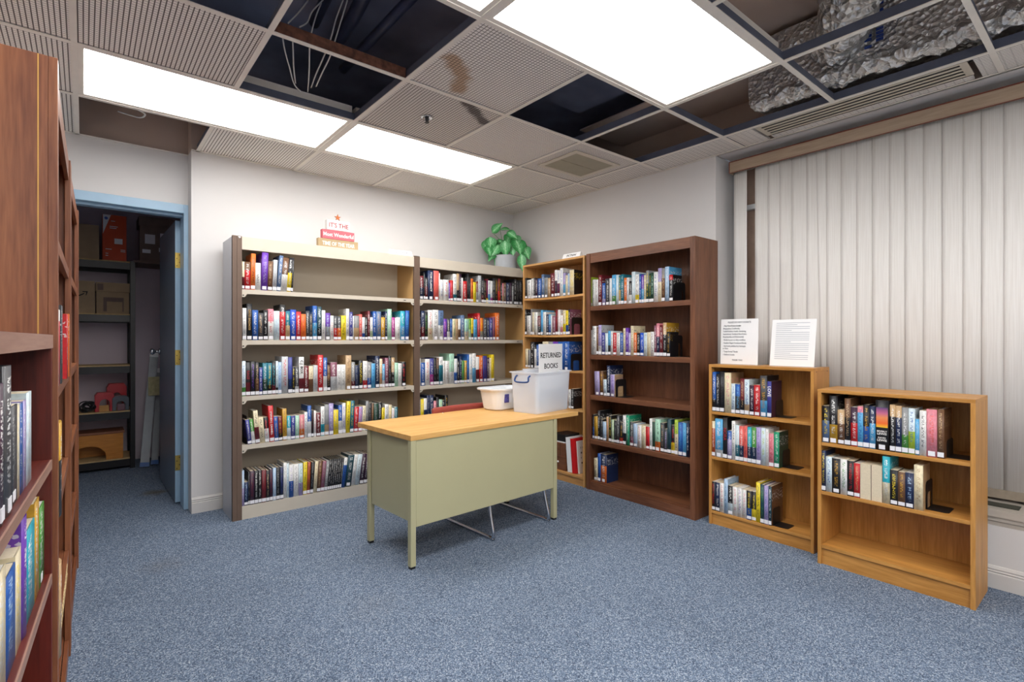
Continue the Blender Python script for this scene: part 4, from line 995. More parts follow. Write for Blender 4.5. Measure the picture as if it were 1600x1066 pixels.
('U2','top',1.537,"""
-0.0079,0.0012,0.1777,0,0,cr,,,,0,,|thin cream paperback~
0.0012,0.039,0.1952,0,0.5,dr,nb,w,,1,,|maroon and navy paperback with white lettering~
0.039,0.053,0.2272,0,0,k,,g,,1,,|thin black hardcover with grey lettering~
0.053,0.08,0.1848,0,0.6,k,dr,w,,1,,|black and maroon paperback with white lettering~
0.08,0.1363,0.2466,0,0,nb,,w,,1,,TOM CLANCY|thick navy hardcover with white lettering~
0.1363,0.1881,0.2494,0,0,co,,co,,1,,|thick coral hardcover~
0.1881,0.2006,0.2323,0,0,w,,g,,0,,|thin white hardcover with grey lettering~
0.2006,0.2364,0.1784,0,0,w,,b,,0,,|white paperback with blue lettering~
0.2364,0.2876,0.1816,0,0,w,,r,,0,,|thick white paperback with red lettering~
0.2876,0.3027,0.1567,0,0,p,,w,,1,,|thin purple paperback with white lettering~
0.3027,0.333,0.1802,0,0,r,,pk,,1,,|red paperback with pink lettering~
0.333,0.3702,0.2379,0,0.25,w,t,nb,,1,,|white and teal hardcover with navy lettering~
0.3702,0.3967,0.2441,0,0.4,tn,k,g,,1,,|tan and black hardcover with grey lettering~
0.3967,0.4189,0.2424,0,0,pl,,w,,1,,|plum hardcover with white lettering~
0.4189,0.4368,0.2106,0,0,w,,,,0,,|thin white paperback~
0.4368,0.4796,0.183,0,0,r,,w,,1,,|thick red paperback with white lettering~
0.4796,0.5001,0.2528,0,0,k,,g,,1,,|black hardcover, seventeenth from left~
0.5005,0.5201,0.2169,0,0,k,,g,,1,,|black hardcover, eighteenth from left~
0.5201,0.5477,0.2111,0,0,o,,k,,1,,|orange paperback with black lettering~
0.5477,0.5802,0.1812,0,0,y,,gr,,0,,|yellow paperback with green lettering~
0.5802,0.6036,0.1889,0,0.5,dr,g,w,,1,,|maroon and grey paperback with white lettering~
0.6036,0.6366,0.2443,0,0,sv,,k,,0,,|silver hardcover with black lettering~
0.6366,0.6675,0.2315,0,0.3,k,dr,w,,1,,|black and maroon hardcover with white lettering~
0.6675,0.6938,0.2068,0,0,k,,tn,,1,,|black paperback with tan lettering~
0.6938,0.7155,0.2201,0,0.2,dr,y,p,,1,,|maroon and yellow hardcover with purple lettering~
0.7155,0.7422,0.2084,0,0.4,w,sk,p,,1,,|white and sky blue paperback with purple lettering~
0.7422,0.77,0.2065,0,0.25,w,mg,lb,,1,,|white and magenta paperback with pale blue lettering~
0.77,0.7912,0.2336,0,0,k,,w,,1,,|black hardcover, twenty-eighth from left~
0.7912,0.8284,0.2358,0,0,k,,gd,,1,,|black hardcover with golden lettering~
0.8284,0.8609,0.2345,0,0.5,dr,r,gd,,1,,|maroon and red hardcover with golden lettering~
0.8609,0.881,0.201,0,0,k,,w,,1,,|black paperback with white lettering~
0.881,0.8988,0.1944,0,0.4,pk,tn,w,,1,,|thin pink and tan paperback with white lettering~
0.8988,0.9293,0.2,0,0,br,,w,,1,,|brown paperback with white lettering~
0.9293,0.9705,0.2025,0,0,nb,,w,,1,,|navy paperback with white lettering~
0.9705,0.999,0.205,0,0,pl,,g,,1,,|plum paperback with grey lettering~
0.999,1.0225,0.1787,0,0,g,,w,,0,,|grey paperback with white lettering~
1.0225,1.0541,0.245,0,0,k,,w,,1,,|black hardcover, thirty-seventh from left~
1.0541,1.078,0.235,0,0,k,,g,,1,,|black hardcover, thirty-eighth from left~
1.078,1.1288,0.2377,0,0,k,,g,,1,,|thick black hardcover with grey lettering~"""),
('U2','second',1.197,"""
-0.0047,0.0151,0.1814,0,0,k,,w,,1,,|black paperback with white lettering~
0.0151,0.0493,0.2449,0,0.45,nb,dr,w,,1,,|navy and maroon hardcover with white lettering~
0.0493,0.0809,0.236,0,0,k,,gr,,1,,|black hardcover with green lettering~
0.0809,0.1275,0.2525,0,0.4,w,cr,r,,0,,|thick white and cream hardcover with red lettering~
0.1275,0.1836,0.257,0,0,w,,k,,1,,|thick white hardcover with black lettering~
0.1836,0.2347,0.2538,0,0.5,sl,w,k,,1,,|thick slate blue and white hardcover with black lettering~
0.2347,0.2711,0.1828,0,0,p,,pk,,1,,|purple paperback with pink lettering~
0.2711,0.3018,0.1837,0,0.4,dg,w,w,,1,,|charcoal and white paperback~
0.3018,0.3253,0.1844,0,0,b,,lb,,1,,|blue paperback with pale blue lettering~
0.3253,0.3608,0.1851,0,0,cr,,gr,,0,,|cream paperback with green lettering~
0.3608,0.386,0.1859,0,0,tn,,br,,0,,|tan paperback with brown lettering~
0.386,0.4113,0.1865,0,0.5,w,br,w,,1,,|white and brown paperback~
0.4113,0.4529,0.2193,0,0,sl,,w,,1,,|slate blue hardcover with white lettering~
0.4529,0.4982,0.1885,0,0.4,mn,cr,b,,0,,|thick mint and cream paperback with blue lettering~
0.4982,0.5256,0.1895,0,0.5,gr,mn,y,,1,,|green and mint paperback with yellow lettering~
0.5256,0.5506,0.1955,0,0.3,y,br,k,,1,,|yellow and brown paperback with black lettering~
0.5506,0.5938,0.1883,0,0,sk,,k,,1,,|thick sky blue paperback with black lettering~
0.5938,0.624,0.2437,0,0,r,,w,,1,,|red hardcover with white lettering~
0.624,0.6592,0.201,0,0.4,o,g,y,,1,,|orange and grey paperback with yellow lettering~
0.6592,0.7023,0.1993,0,0,dg,,w,,1,,|thick charcoal paperback with white lettering~
0.7023,0.73,0.1947,0,0,nb,,w,,1,,|navy paperback with white lettering~
0.73,0.7683,0.2011,0,0,in,,w,,1,,|indigo paperback with white lettering~
0.7683,0.7964,0.2131,0,0,mv,,in,,1,,|mauve hardcover with indigo lettering~
0.7964,0.8462,0.2534,0,0,o,,w,,1,,|thick orange hardcover with white lettering~"""),
('U2','third',0.815,"""
-0.0164,0.0121,0.2292,0,0,w,,tn,,0,,|white hardcover with tan lettering~
0.0121,0.054,0.1941,0,0,b,,w,,1,,|blue paperback with white lettering~
0.054,0.0995,0.2221,0,0,w,,r,,0,,|thick white hardcover with red lettering~
0.0995,0.1363,0.2264,0,0.4,in,mg,w,,1,,|indigo and magenta hardcover with white lettering~
0.1363,0.1642,0.231,0,0,k,,g,,1,,|black hardcover with grey lettering~
0.1642,0.1892,0.2278,0,0.6,br,k,g,,1,,|brown and black hardcover with grey lettering~
0.1892,0.2302,0.2378,0,0.7,w,t,k,,1,,|white and teal hardcover with black lettering~
0.2302,0.2525,0.2018,0,0,w,,br,,0,,|white paperback, eighth from left~
0.2525,0.2942,0.201,0,0,w,,br,,0,,|white paperback, ninth from left~
0.2942,0.343,0.263,0,0.4,mn,w,g,,0,,|thick mint and white hardcover with grey lettering~
0.343,0.3759,0.2181,0,0.45,w,b,lb,,1,,|white and blue hardcover with pale blue lettering~
0.3759,0.4004,0.198,0,0,k,,w,,1,,|black paperback with white lettering~
0.4004,0.4258,0.2391,0,0,nb,,w,,1,,|navy hardcover with white lettering~
0.4258,0.4527,0.1994,0,0,gr,,p,,1,,|green paperback with purple lettering~
0.4527,0.4798,0.1987,0,0,gd,,w,,1,,|golden paperback with white lettering~
0.4798,0.5037,0.2544,0,0,b,,sk,,1,,|blue hardcover with sky blue lettering~
0.5037,0.5381,0.2538,0,0,w,,sk,,1,,|white hardcover with sky blue lettering~
0.5381,0.5763,0.2617,0,0.5,w,sk,g,,0,,|white and sky blue hardcover with grey lettering~
0.5763,0.6149,0.2297,0,0.5,w,dr,w,,1,,|white and maroon hardcover~
0.6149,0.654,0.2403,0,0.5,o,r,w,,1,,|orange and red hardcover with white lettering~
0.654,0.7006,0.2366,0,0,in,,mv,,1,,|thick indigo hardcover with mauve lettering~
0.7006,0.7297,0.2213,0,0,pl,,w,,1,,|plum hardcover with white lettering~
0.7297,0.7516,0.2149,0,0,cr,,gd,,1,,|cream hardcover with golden lettering~
0.7516,0.7847,0.2465,0,0,y,,br,,1,,|yellow hardcover with brown lettering~"""),
('U2','fourth',0.47,"""
-0.0181,-0.0075,0.2681,0,0,w,,,,0,,|thin white hardcover~
-0.0075,0.0121,0.2408,0,0.4,g,o,w,,1,,|grey and orange hardcover with white lettering~
0.0121,0.042,0.2338,0,0,y,,cr,,1,,|yellow hardcover with cream lettering~
0.042,0.0721,0.2369,0,0.6,w,nb,w,,1,,|white and navy hardcover~
0.0721,0.0995,0.2614,0,0,nb,,g,,1,,|navy hardcover with grey lettering~
0.0995,0.1363,0.2592,0,0,nb,,w,,1,,|navy hardcover with white lettering~
0.1363,0.1642,0.2087,0,0,pk,,w,,1,,|pink paperback with white lettering~
0.1642,0.1892,0.239,0,0,k,,g,,1,,|black hardcover with grey lettering~
0.1892,0.2239,0.2152,0,0,mn,,y,,1,,|mint hardcover with yellow lettering~
0.2239,0.2493,0.2076,0,0,k,,w,,1,,|black paperback with white lettering~
0.2493,0.2813,0.2491,0,0,k,,gd,,1,,|black hardcover with golden lettering~"""),
('O0','top',1.576,"""
0.0154,0.0469,0.1922,0,0,k,,g,,1,,|black paperback with grey lettering~
0.0469,0.1028,0.1717,0,0,w,,k,,1,,|thick white paperback with black lettering~
0.1028,0.1335,0.1801,0,0,w,,g,,1,,|white paperback with grey lettering~
0.1335,0.1547,0.1859,0,0,dg,,w,,1,,|charcoal paperback with white lettering~
0.1547,0.1878,0.1752,0,0,pl,,w,,1,,|plum paperback with white lettering~
0.1878,0.2383,0.1754,0,0,b,,w,,1,,|thick blue paperback with white lettering~
0.2383,0.2763,0.2074,0,0,sl,,w,,1,,|slate blue paperback with white lettering~
0.2763,0.3196,0.1756,0,0,g,,k,,1,,|thick grey paperback with black lettering~
0.3196,0.3538,0.168,0,0,tn,,w,,0,,|tan paperback with white lettering~
0.3538,0.4071,0.207,0,0,dr,,w,,1,,|thick maroon paperback with white lettering~
0.4071,0.4375,0.2301,0,0.6,w,pl,g,,1,,|white and plum hardcover with grey lettering~
0.4375,0.4703,0.2229,0,0.5,w,dr,b,,1,,|white and maroon hardcover with blue lettering~
0.4703,0.5081,0.2384,0,0,w,,b,,0,,|white hardcover with blue lettering~
0.5081,0.5375,0.1928,0,0.5,lp,sk,g,,1,,|lavender and sky blue paperback with grey lettering~
0.5375,0.5639,0.171,0,0,cr,,g,,0,,|cream paperback with grey lettering~
0.5639,0.5849,0.1839,0,0,lb,,g,,1,,|pale blue paperback with grey lettering~
0.5849,0.6366,0.2103,0,0,cr,,y,k,0,,|thick cream paperback with yellow lettering~"""),
('O0','second',1.245,"""
0.0154,0.0406,0.2357,0,0,k,,w,,1,,|black hardcover, first from left~
0.0406,0.0967,0.1762,0,0,w,,g,,0,,|thick white paperback with grey lettering~
0.0967,0.1151,0.2363,0,0,g,,dr,,1,,|grey hardcover with maroon lettering~
0.1151,0.1426,0.2067,0,0,cr,,g,,1,,|cream paperback with grey lettering~
0.1426,0.1878,0.2052,0,0,w,,lg,,0,,|thick white paperback with pale green lettering~
0.1878,0.2295,0.1711,0,0.45,dr,k,w,,1,,|maroon and black paperback with white lettering~
0.2295,0.2588,0.2219,0,0,sk,,b,,1,,|sky blue hardcover~
0.2588,0.2995,0.2044,0,0,w,,g,,0,,|white paperback with grey lettering~
0.2995,0.3339,0.1831,0,0,nb,,w,,1,,|navy paperback with white lettering~
0.3339,0.3594,0.1819,0,0.5,sk,b,w,,1,,|sky blue and blue paperback with white lettering~
0.3594,0.3763,0.1772,0,0,w,,,,0,,|thin white paperback~
0.3763,0.4182,0.1643,0,0,mv,,w,,1,,|mauve paperback with white lettering~
0.4182,0.4457,0.2213,0,0,dr,,r,,1,,|maroon hardcover with red lettering~
0.4457,0.4757,0.2161,0,0,w,,pk,,1,,|white hardcover with pink lettering~
0.4757,0.5054,0.1686,0,0.4,w,pk,o,,1,,|white and pink paperback with orange lettering~
0.5054,0.5401,0.2095,0,0.45,cr,y,k,,1,,|cream and yellow paperback with black lettering~
0.5401,0.5692,0.2042,0,0.4,y,b,k,,1,,|yellow and blue paperback with black lettering~
0.5692,0.5901,0.2145,0,0,k,,w,mv,1,,|black hardcover, eighteenth from left~"""),
('O0','third',0.944,"""
0.0197,0.0556,0.1725,0,0,cr,,g,,1,,|cream paperback with grey lettering~
0.0556,0.0911,0.1613,0,0,g,,br,,1,,|grey paperback with brown lettering~
0.0911,0.1435,0.2378,0,0,k,,w,,1,,|thick black hardcover with white lettering~
0.1435,0.1728,0.1742,0,0,w,,g,,1,,|white paperback with grey lettering~
0.1728,0.2086,0.2149,0,0,b,,w,,1,,|blue hardcover with white lettering~
0.2086,0.254,0.2038,0,0,lp,,w,,1,,|thick lavender paperback with white lettering~
0.254,0.3282,0.244,0,0,cr,,k,,1,,|thick cream hardcover with black lettering~
0.3282,0.3847,0.2441,0,0,g,,k,,1,,|thick grey hardcover with black lettering~
0.3847,0.4479,0.2442,0,0,p,,mg,,1,,|thick purple hardcover with magenta lettering~
0.4479,0.5174,0.2444,0,0,b,,w,,1,,|thick blue hardcover, tenth from left~
0.5174,0.5807,0.2445,0,0,b,,w,b,1,,|thick blue hardcover, eleventh from left~"""),
('O0','fourth',0.625,"""
0.5702,0.6,0.1596,0,0,w,,k,,1,,|white paperback with black lettering~
0.6,0.6324,0.1673,0,0,k,,w,,1,,|black paperback with white lettering~"""),
('BR','top',1.468,"""
0.0052,0.0309,0.2359,0,0,lm,,w,,1,,|lime hardcover with white lettering~
0.0309,0.0639,0.2139,0,0,w,,gr,,0,,|white hardcover with green lettering~
0.0639,0.0966,0.211,0,0,w,,g,,0,,|white paperback with grey lettering~
0.0966,0.1362,0.2439,0,0,dr,,w,,1,,|maroon hardcover with white lettering~
0.1362,0.1704,0.178,0,0.3,b,lp,w,,1,,|blue and lavender paperback with white lettering~
0.1704,0.2099,0.2087,0,0,dg,,w,,1,,|charcoal paperback with white lettering~
0.2099,0.2351,0.2095,0,0,w,,lb,,1,,|white paperback with pale blue lettering~
0.2351,0.275,0.2324,0,0.3,sk,gr,w,,1,,|sky blue and green hardcover with white lettering~
0.275,0.3005,0.2293,0,0,ice,,w,,0,,|icy white hardcover, ninth from left~
0.3005,0.3212,0.2234,0,0.5,t,tn,y,,1,,|teal and tan hardcover with yellow lettering~
0.3212,0.3508,0.2283,0,0,t,,w,,1,,|teal hardcover with white lettering~
0.3508,0.3755,0.2002,0,0,o,,w,,1,,|orange paperback with white lettering~
0.3755,0.3978,0.1998,0,0,w,,p,,0,,|white paperback with purple lettering~
0.3978,0.4221,0.1707,0,0.4,k,w,w,,1,,|black and white paperback~
0.4221,0.4549,0.238,0,0,ice,,w,,0,,|icy white hardcover, fifteenth from left~
0.4549,0.4894,0.215,0,0.3,w,y,dg,,1,,|white and yellow hardcover with charcoal lettering~
0.4906,0.5085,0.2159,0,0,b,,w,,1,,|thin blue hardcover with white lettering~
0.5085,0.5318,0.2068,0,0.5,p,sk,w,,1,,|purple and sky blue paperback with white lettering~
0.5318,0.5506,0.2048,0,0,cr,,k,,1,,|cream paperback with black lettering~
0.5506,0.5756,0.2341,0,0.6,g,dgr,y,,1,,|grey and dark green hardcover with yellow lettering~
0.5756,0.592,0.2111,0,0,dgr,,y,,1,,|thin dark green paperback with yellow lettering~
0.592,0.6166,0.2143,0,0,dgr,,mn,,1,,|dark green hardcover with mint lettering~
0.6166,0.6529,0.2164,0,0,w,,b,,0,,|white hardcover with blue lettering~
0.6529,0.6827,0.2404,0,0.6,lp,cr,g,,0,,|lavender and cream hardcover with grey lettering~
0.6827,0.7102,0.2373,0,0.7,g,br,tn,,1,,|grey and brown hardcover with tan lettering~
0.7102,0.7432,0.2442,0,0,lb,,w,sk,0,,|pale blue hardcover with white lettering~
0.7432,0.7738,0.1855,0,0.8,r,k,w,k,1,,|red and black paperback with white lettering~"""),
('BR','second',1.08,"""
0.0201,0.0335,0.1974,0,0,w,,g,,0,,|thin white paperback with grey lettering~
0.0335,0.0778,0.229,0,0,w,,k,,0,,|thick white hardcover with black lettering~
0.0778,0.0975,0.2199,0,0,br,,tn,,1,,|brown hardcover with tan lettering~
0.0975,0.1301,0.2361,0,0.3,lp,w,k,sv,1,,|lavender and white hardcover with black lettering~
0.1301,0.1665,0.1757,0,0,in,,w,,1,,|indigo paperback with white lettering~
0.1665,0.1961,0.1721,0,0,ice,,w,,1,,|icy white paperback~
0.1961,0.2233,0.1882,0,0.4,sk,dg,k,,1,,|sky blue and charcoal paperback with black lettering~
0.2233,0.244,0.1862,0,0,w,,g,,0,,|white paperback, eighth from left~
0.244,0.2789,0.1729,0,0,r,,w,,1,,|red paperback with white lettering~
0.2789,0.3132,0.1726,0,0,w,,g,,0,,|white paperback, tenth from left~
0.3132,0.3432,0.1722,0,0,b,,w,,1,,|blue paperback with white lettering~
0.3432,0.365,0.207,0,0,cr,,k,,0,,|cream paperback with black lettering~
0.365,0.3924,0.2082,0,0,p,,w,,1,,|purple paperback with white lettering~
0.3924,0.4137,0.1715,0,0,lp,,w,,1,,|lavender paperback with white lettering~
0.4137,0.4406,0.223,0,0,cr,,k,cr,0,,|cream hardcover with black lettering~
0.4406,0.4691,0.1709,0,0,o,,w,,1,,|orange paperback with white lettering~
0.4691,0.4962,0.1691,0,0,k,,w,,1,,|black paperback with white lettering~
0.497,0.5297,0.1704,0,0,rb,,w,,1,,|royal blue paperback with white lettering~
0.5297,0.559,0.1716,0,0,ice,,g,,0,,|icy white paperback with grey lettering~
0.559,0.588,0.1743,0,0,cr,,g,,0,,|cream paperback with grey lettering~
0.588,0.6202,0.177,0,0,w,,dr,,0,,|white paperback with maroon lettering~
0.6202,0.6396,0.2218,0,0,mv,,w,,1,,|mauve hardcover with white lettering~
0.6396,0.6659,0.2363,0,0.6,pk,nb,w,,1,,|pink and navy hardcover with white lettering~
0.6659,0.6936,0.2238,0,0,dr,,w,,1,,|maroon hardcover with white lettering~
0.6936,0.7227,0.2394,0,0.65,tn,k,w,gd,1,,|tan and black hardcover with white lettering~
0.7227,0.7515,0.1754,0,0,k,,gd,k,1,,|black paperback with golden lettering~"""),
('BR','third',0.757,"""
0.0611,0.1128,0.1892,-1.8,0,lp,,g,,1,,|thick lavender paperback with grey lettering~
0.1128,0.1516,0.193,-1.5,0,br,,gd,,1,,|brown paperback with golden lettering~
0.1516,0.1834,0.13,-1.7,0,ice,,b,,1,,|icy white paperback with blue lettering~
0.1834,0.2191,0.2408,0,0,nb,,w,nb,1,,|navy hardcover with white lettering~
0.2191,0.2605,0.1723,0,0,lp,,p,tn,1,,|lavender paperback with purple lettering~"""),
('BR','fourth',0.404,"""
0.0343,0.0547,0.1942,0,0.5,k,b,g,,1,,|black and blue paperback with grey lettering~
0.0547,0.0899,0.1819,0,0,gd,,k,,1,,|golden paperback with black lettering~
0.0899,0.1148,0.2312,0,0,k,,w,,1,,|black hardcover with white lettering~
0.1148,0.1419,0.1655,0,0,k,,g,,1,,|black paperback, fourth from left~
0.1419,0.1784,0.1504,0,0,lb,,ice,,1,,|pale blue paperback with icy white lettering~
0.1784,0.2025,0.1917,0,0,tn,,co,,0,,|tan paperback with coral lettering~
0.2025,0.2287,0.2058,0,0,k,,y,,1,,|black paperback with yellow lettering~
0.2287,0.2547,0.1753,0,0,lg,,w,,1,,|pale green paperback with white lettering~
0.2547,0.2827,0.1711,0,0,k,,g,,1,,|black paperback, ninth from left~
0.2827,0.3082,0.2148,0,0,dg,,w,,1,,|charcoal hardcover with white lettering~
0.3082,0.3402,0.1632,0,0.3,k,r,gd,,1,,|black and red paperback with golden lettering~
0.3402,0.3718,0.2217,0,0.4,w,k,nb,,1,,|white and black hardcover with navy lettering~
0.3718,0.403,0.2252,0,0,em,,w,em,0,,|emerald hardcover with white lettering~
0.403,0.4382,0.1787,0,0.4,dg,mv,w,,1,,|charcoal and mauve paperback with white lettering~
0.4382,0.4729,0.1723,0,0,lb,,sv,,1,,|pale blue paperback with silver lettering~
0.4728,0.5099,0.1656,0,0,w,,r,,0,,|white paperback with red lettering~
0.5099,0.5478,0.1664,0,0,cr,,g,,0,,|cream paperback with grey lettering~
0.5478,0.5806,0.1631,0,0,r,,dr,,1,,|red paperback with maroon lettering~
0.5806,0.6037,0.2253,0,0,w,,g,,1,,|white hardcover with grey lettering~
0.6037,0.6289,0.2048,0,0,dgr,,k,,1,,|dark green paperback with black lettering~
0.6289,0.6717,0.2283,0,0.3,mn,o,dgr,,1,,|thick mint and orange hardcover with dark green lettering~
0.6717,0.7006,0.2057,0,0,dg,,tn,,1,,|charcoal paperback with tan lettering~
0.7006,0.7292,0.1675,0,0,dg,,lp,,1,,|charcoal paperback with lavender lettering~
0.7292,0.7595,0.2394,0,0,dt,,k,,1,,|dark teal hardcover with black lettering~
0.7595,0.7873,0.2016,0,0.4,k,y,r,,1,,|black and yellow paperback with red lettering~
0.7873,0.8149,0.2424,0,0.6,lm,cr,k,,1,,|lime and cream hardcover with black lettering~
0.8149,0.8504,0.2276,0,0,b,,sk,,1,,|blue hardcover with sky blue lettering~
0.8504,0.8771,0.2278,0,0,sk,,b,,1,,|sky blue hardcover~
0.8771,0.8995,0.2309,0,0,nb,,w,,0,,|navy hardcover with white lettering~"""),
('BR','bottom',0.075,"""
0.0507,0.0904,0.175,0,0,cr,,k,,1,,|cream paperback with black lettering~
0.0904,0.1217,0.22,0,0,b,,k,,1,,|blue hardcover with black lettering~
0.1217,0.1822,0.2193,0,0.6,nb,o,w,nb,1,,|thick navy and orange hardcover with white lettering~"""),
('K1','top',0.734,"""
0.0202,0.0465,0.2565,0,0.3,b,k,w,,1,,|blue and black hardcover with white lettering~
0.0465,0.0714,0.2432,0,0,k,,w,,1,,|black hardcover with white lettering~
0.0714,0.1035,0.2591,0,0,k,,dg,,1,,|black hardcover with charcoal lettering~
0.1035,0.1481,0.2556,0,0,cr,,pk,tn,0,,|thick cream hardcover with pink lettering~
0.1481,0.1737,0.1884,0,0,ice,,b,,1,,|icy white paperback with blue lettering~
0.1737,0.2061,0.1868,0,0.6,b,dg,sk,,1,,|blue and charcoal paperback~
0.2061,0.2328,0.2236,0,0.4,dr,k,tn,,1,,|maroon and black hardcover with tan lettering~
0.2328,0.2643,0.2201,0,0.3,ice,tn,b,,1,,|icy white and tan hardcover~
0.2643,0.2919,0.1858,0,0,pl,,w,,1,,|plum paperback with white lettering~
0.2919,0.3293,0.1897,0,0,r,,w,,1,,|red paperback with white lettering~
0.3293,0.3716,0.2481,0,0.4,dg,sk,gd,k,1,,|thick charcoal and sky blue hardcover~
0.3716,0.3972,0.2165,0,0,in,,w,pl,1,,LOVE|indigo hardcover with white lettering~"""),
('K1','middle',0.441,"""
0.0169,0.0398,0.2286,0,0.8,cr,ru,w,,1,,|cream and rust hardcover with white lettering~
0.0398,0.0923,0.2479,0,0.2,sk,w,w,,1,,|thick sky blue and white hardcover~
0.0923,0.1228,0.2601,0,0,k,,r,,1,,NORA|black hardcover with red lettering~
0.1228,0.1511,0.1803,0,0.7,b,lp,w,,1,,|blue and lavender paperback with white lettering~
0.1511,0.1752,0.245,0,0,w,,k,,0,,|white hardcover with black lettering~
0.1752,0.2009,0.223,0,0.45,ice,t,w,,1,,|icy white and teal hardcover~
0.2009,0.2282,0.2193,0,0.45,co,nb,w,,1,,|coral and navy hardcover with white lettering~
0.2282,0.2514,0.2243,0,0,co,,dr,,1,,|coral hardcover with maroon lettering~
0.2514,0.278,0.2205,0,0.45,tl,nb,w,,1,,|turquoise and navy hardcover with white lettering~
0.278,0.306,0.2205,0,0.45,gr,nb,w,,1,,|green and navy hardcover with white lettering~
0.306,0.3352,0.226,0,0,lp,,p,,1,,|lavender hardcover with purple lettering~
0.3352,0.3624,0.2263,0,0,ice,,lm,,0,,|icy white hardcover with lime lettering~
0.3624,0.3809,0.2225,0,0,w,,g,,0,,|white hardcover with grey lettering~
0.3809,0.4108,0.1985,0,0,pk,,r,,1,,|pink paperback with red lettering~
0.4108,0.4418,0.2129,0,0,em,,w,dgr,1,,|emerald paperback with white lettering~"""),
('K1','bottom',0.09,"""
0.0127,0.0406,0.186,0,0,k,,r,,1,,|black paperback with red lettering~
0.0406,0.0715,0.1864,0,0,nb,,w,,1,,|navy paperback with white lettering~
0.0715,0.0999,0.1888,0,0,w,,r,,0,,|white paperback with red lettering~
0.0999,0.1259,0.2195,0,0,lb,,t,,0,,|pale blue hardcover with teal lettering~
0.1259,0.1575,0.1837,0,0.4,k,ice,w,,1,,|black and icy white paperback~
0.1575,0.1887,0.1829,0,0,w,,pk,,0,,|white paperback, sixth from left~
0.1887,0.2175,0.182,0,0,w,,p,,0,,|white paperback with purple lettering~
0.2175,0.2459,0.1772,0,0,w,,pk,,0,,|white paperback, eighth from left~
0.2459,0.2776,0.1784,0,0.4,k,b,y,,1,,|black and blue paperback with yellow lettering~
0.2776,0.3052,0.1796,0,0.4,k,y,y,,1,,|black and yellow paperback~
0.3052,0.3306,0.2421,0,0,y,,k,,0,,|yellow hardcover with black lettering~
0.3306,0.3539,0.2346,0,0,dt,,gr,,1,,|dark teal hardcover with green lettering~
0.3539,0.3788,0.2326,0,0,lp,,b,,1,,|lavender hardcover with blue lettering~
0.3788,0.3981,0.2338,0,0,dt,,w,br,1,,|dark teal hardcover with white lettering~"""),
('K2','top',0.652,"""
0.0202,0.0554,0.1951,0,0.6,k,sl,y,,1,,|black and slate blue paperback~
0.0554,0.0936,0.2515,0,0.4,k,gd,w,,1,,|black and golden hardcover with white lettering~
0.0936,0.1262,0.1811,0,0.6,tn,br,w,,1,,|tan and brown paperback with white lettering~
0.1262,0.1544,0.243,0,0.6,br,k,tn,,1,,|brown and black hardcover with tan lettering~
0.1544,0.1846,0.2012,0,0.6,pl,r,w,,1,,|plum and red paperback with white lettering~
0.1846,0.2096,0.2081,0,0.85,pk,sk,b,,1,,|pink and sky blue paperback~
0.2096,0.2365,0.2189,0,0.5,k,b,gd,,1,,|black and blue hardcover with golden lettering~
0.2365,0.263,0.2133,0,0.6,nb,sk,w,,1,,|navy and sky blue hardcover~
0.263,0.3181,0.2468,0,0,k,,,,1,^,|thick black book with sunset spine picture~
0.3217,0.3452,0.2295,0,0.75,tn,k,w,,1,,|tan and black hardcover with white lettering~
0.3452,0.3704,0.2258,0,0.75,tn,nb,w,,1,,|tan and navy hardcover with white lettering~
0.3704,0.3965,0.2207,0,0.4,g,gr,w,,1,,|grey and green hardcover with white lettering~
0.3965,0.4221,0.2188,0,0.5,ice,lm,b,,1,,|icy white and lime hardcover~
0.4221,0.439,0.1716,0,0,sk,,lb,,1,,|thin sky blue paperback~
0.439,0.4651,0.2128,0,0,w,,k,,0,,|white paperback with black lettering~
0.4651,0.5047,0.2222,0,0,pk,,co,,1,,|pink hardcover with coral lettering~
0.5047,0.5309,0.2256,0,0,br,,tn,br,1,,|brown hardcover with tan lettering~"""),
('K2','middle',0.392,"""
0.0153,0.0386,0.2149,0,0,nb,,y,,1,,|navy hardcover with yellow lettering~
0.0386,0.0673,0.1874,0,0,ice,,b,,0,,|icy white paperback with blue lettering~
0.0673,0.1067,0.1828,0,0,k,,gd,,1,,|black paperback with golden lettering~
0.1067,0.1379,0.1849,0,0,w,,gr,,0,,|white paperback with green lettering~
0.1379,0.1686,0.1822,0,0,k,,r,,1,,|black paperback with red lettering~
0.1686,0.1953,0.1751,0,0,r,,tn,,1,,|red paperback with tan lettering~
0.1953,0.2439,0.178,0,0,nb,,,,1,~,|book shelved pages outward with navy boards~
0.2439,0.2912,0.179,0,0,dr,,,,1,~,|book shelved pages outward with maroon boards~
0.2912,0.3226,0.2317,0,0.45,tl,cr,w,,0,,|turquoise and cream hardcover with white lettering~
0.3226,0.3549,0.1709,0,0,k,,y,,1,,|black paperback with yellow lettering~
0.3549,0.3835,0.1671,0,0,br,,gd,,1,,|brown paperback with golden lettering~
0.3835,0.4178,0.1695,0,0,nb,,lb,,1,,|navy paperback with pale blue lettering~
0.4178,0.4528,0.2124,0,0,cr,,tn,tn,0,,|cream paperback with tan lettering~"""),
('LO','second',0.918,"""
0.3263,0.3698,0.2152,0,0,pl,,w,,1,,|thick plum hardcover with white lettering~
0.3698,0.4461,0.2399,0,0,dg,,w,,1,,|thick charcoal hardcover with white lettering~
0.4461,0.5082,0.1691,0,0,dg,,g,,1,,|thick charcoal paperback with grey lettering~
0.5082,0.5351,0.1656,0,0,cr,,w,,0,,|cream paperback with white lettering~
0.5351,0.5705,0.1648,0,0,b,,w,,0,,|blue paperback with white lettering~
0.5705,0.6082,0.1672,0,0,lp,,w,,0,,|lavender paperback with white lettering~
0.6082,0.6737,0.1788,0,0,ice,,w,,0,,|thick icy white paperback~"""),
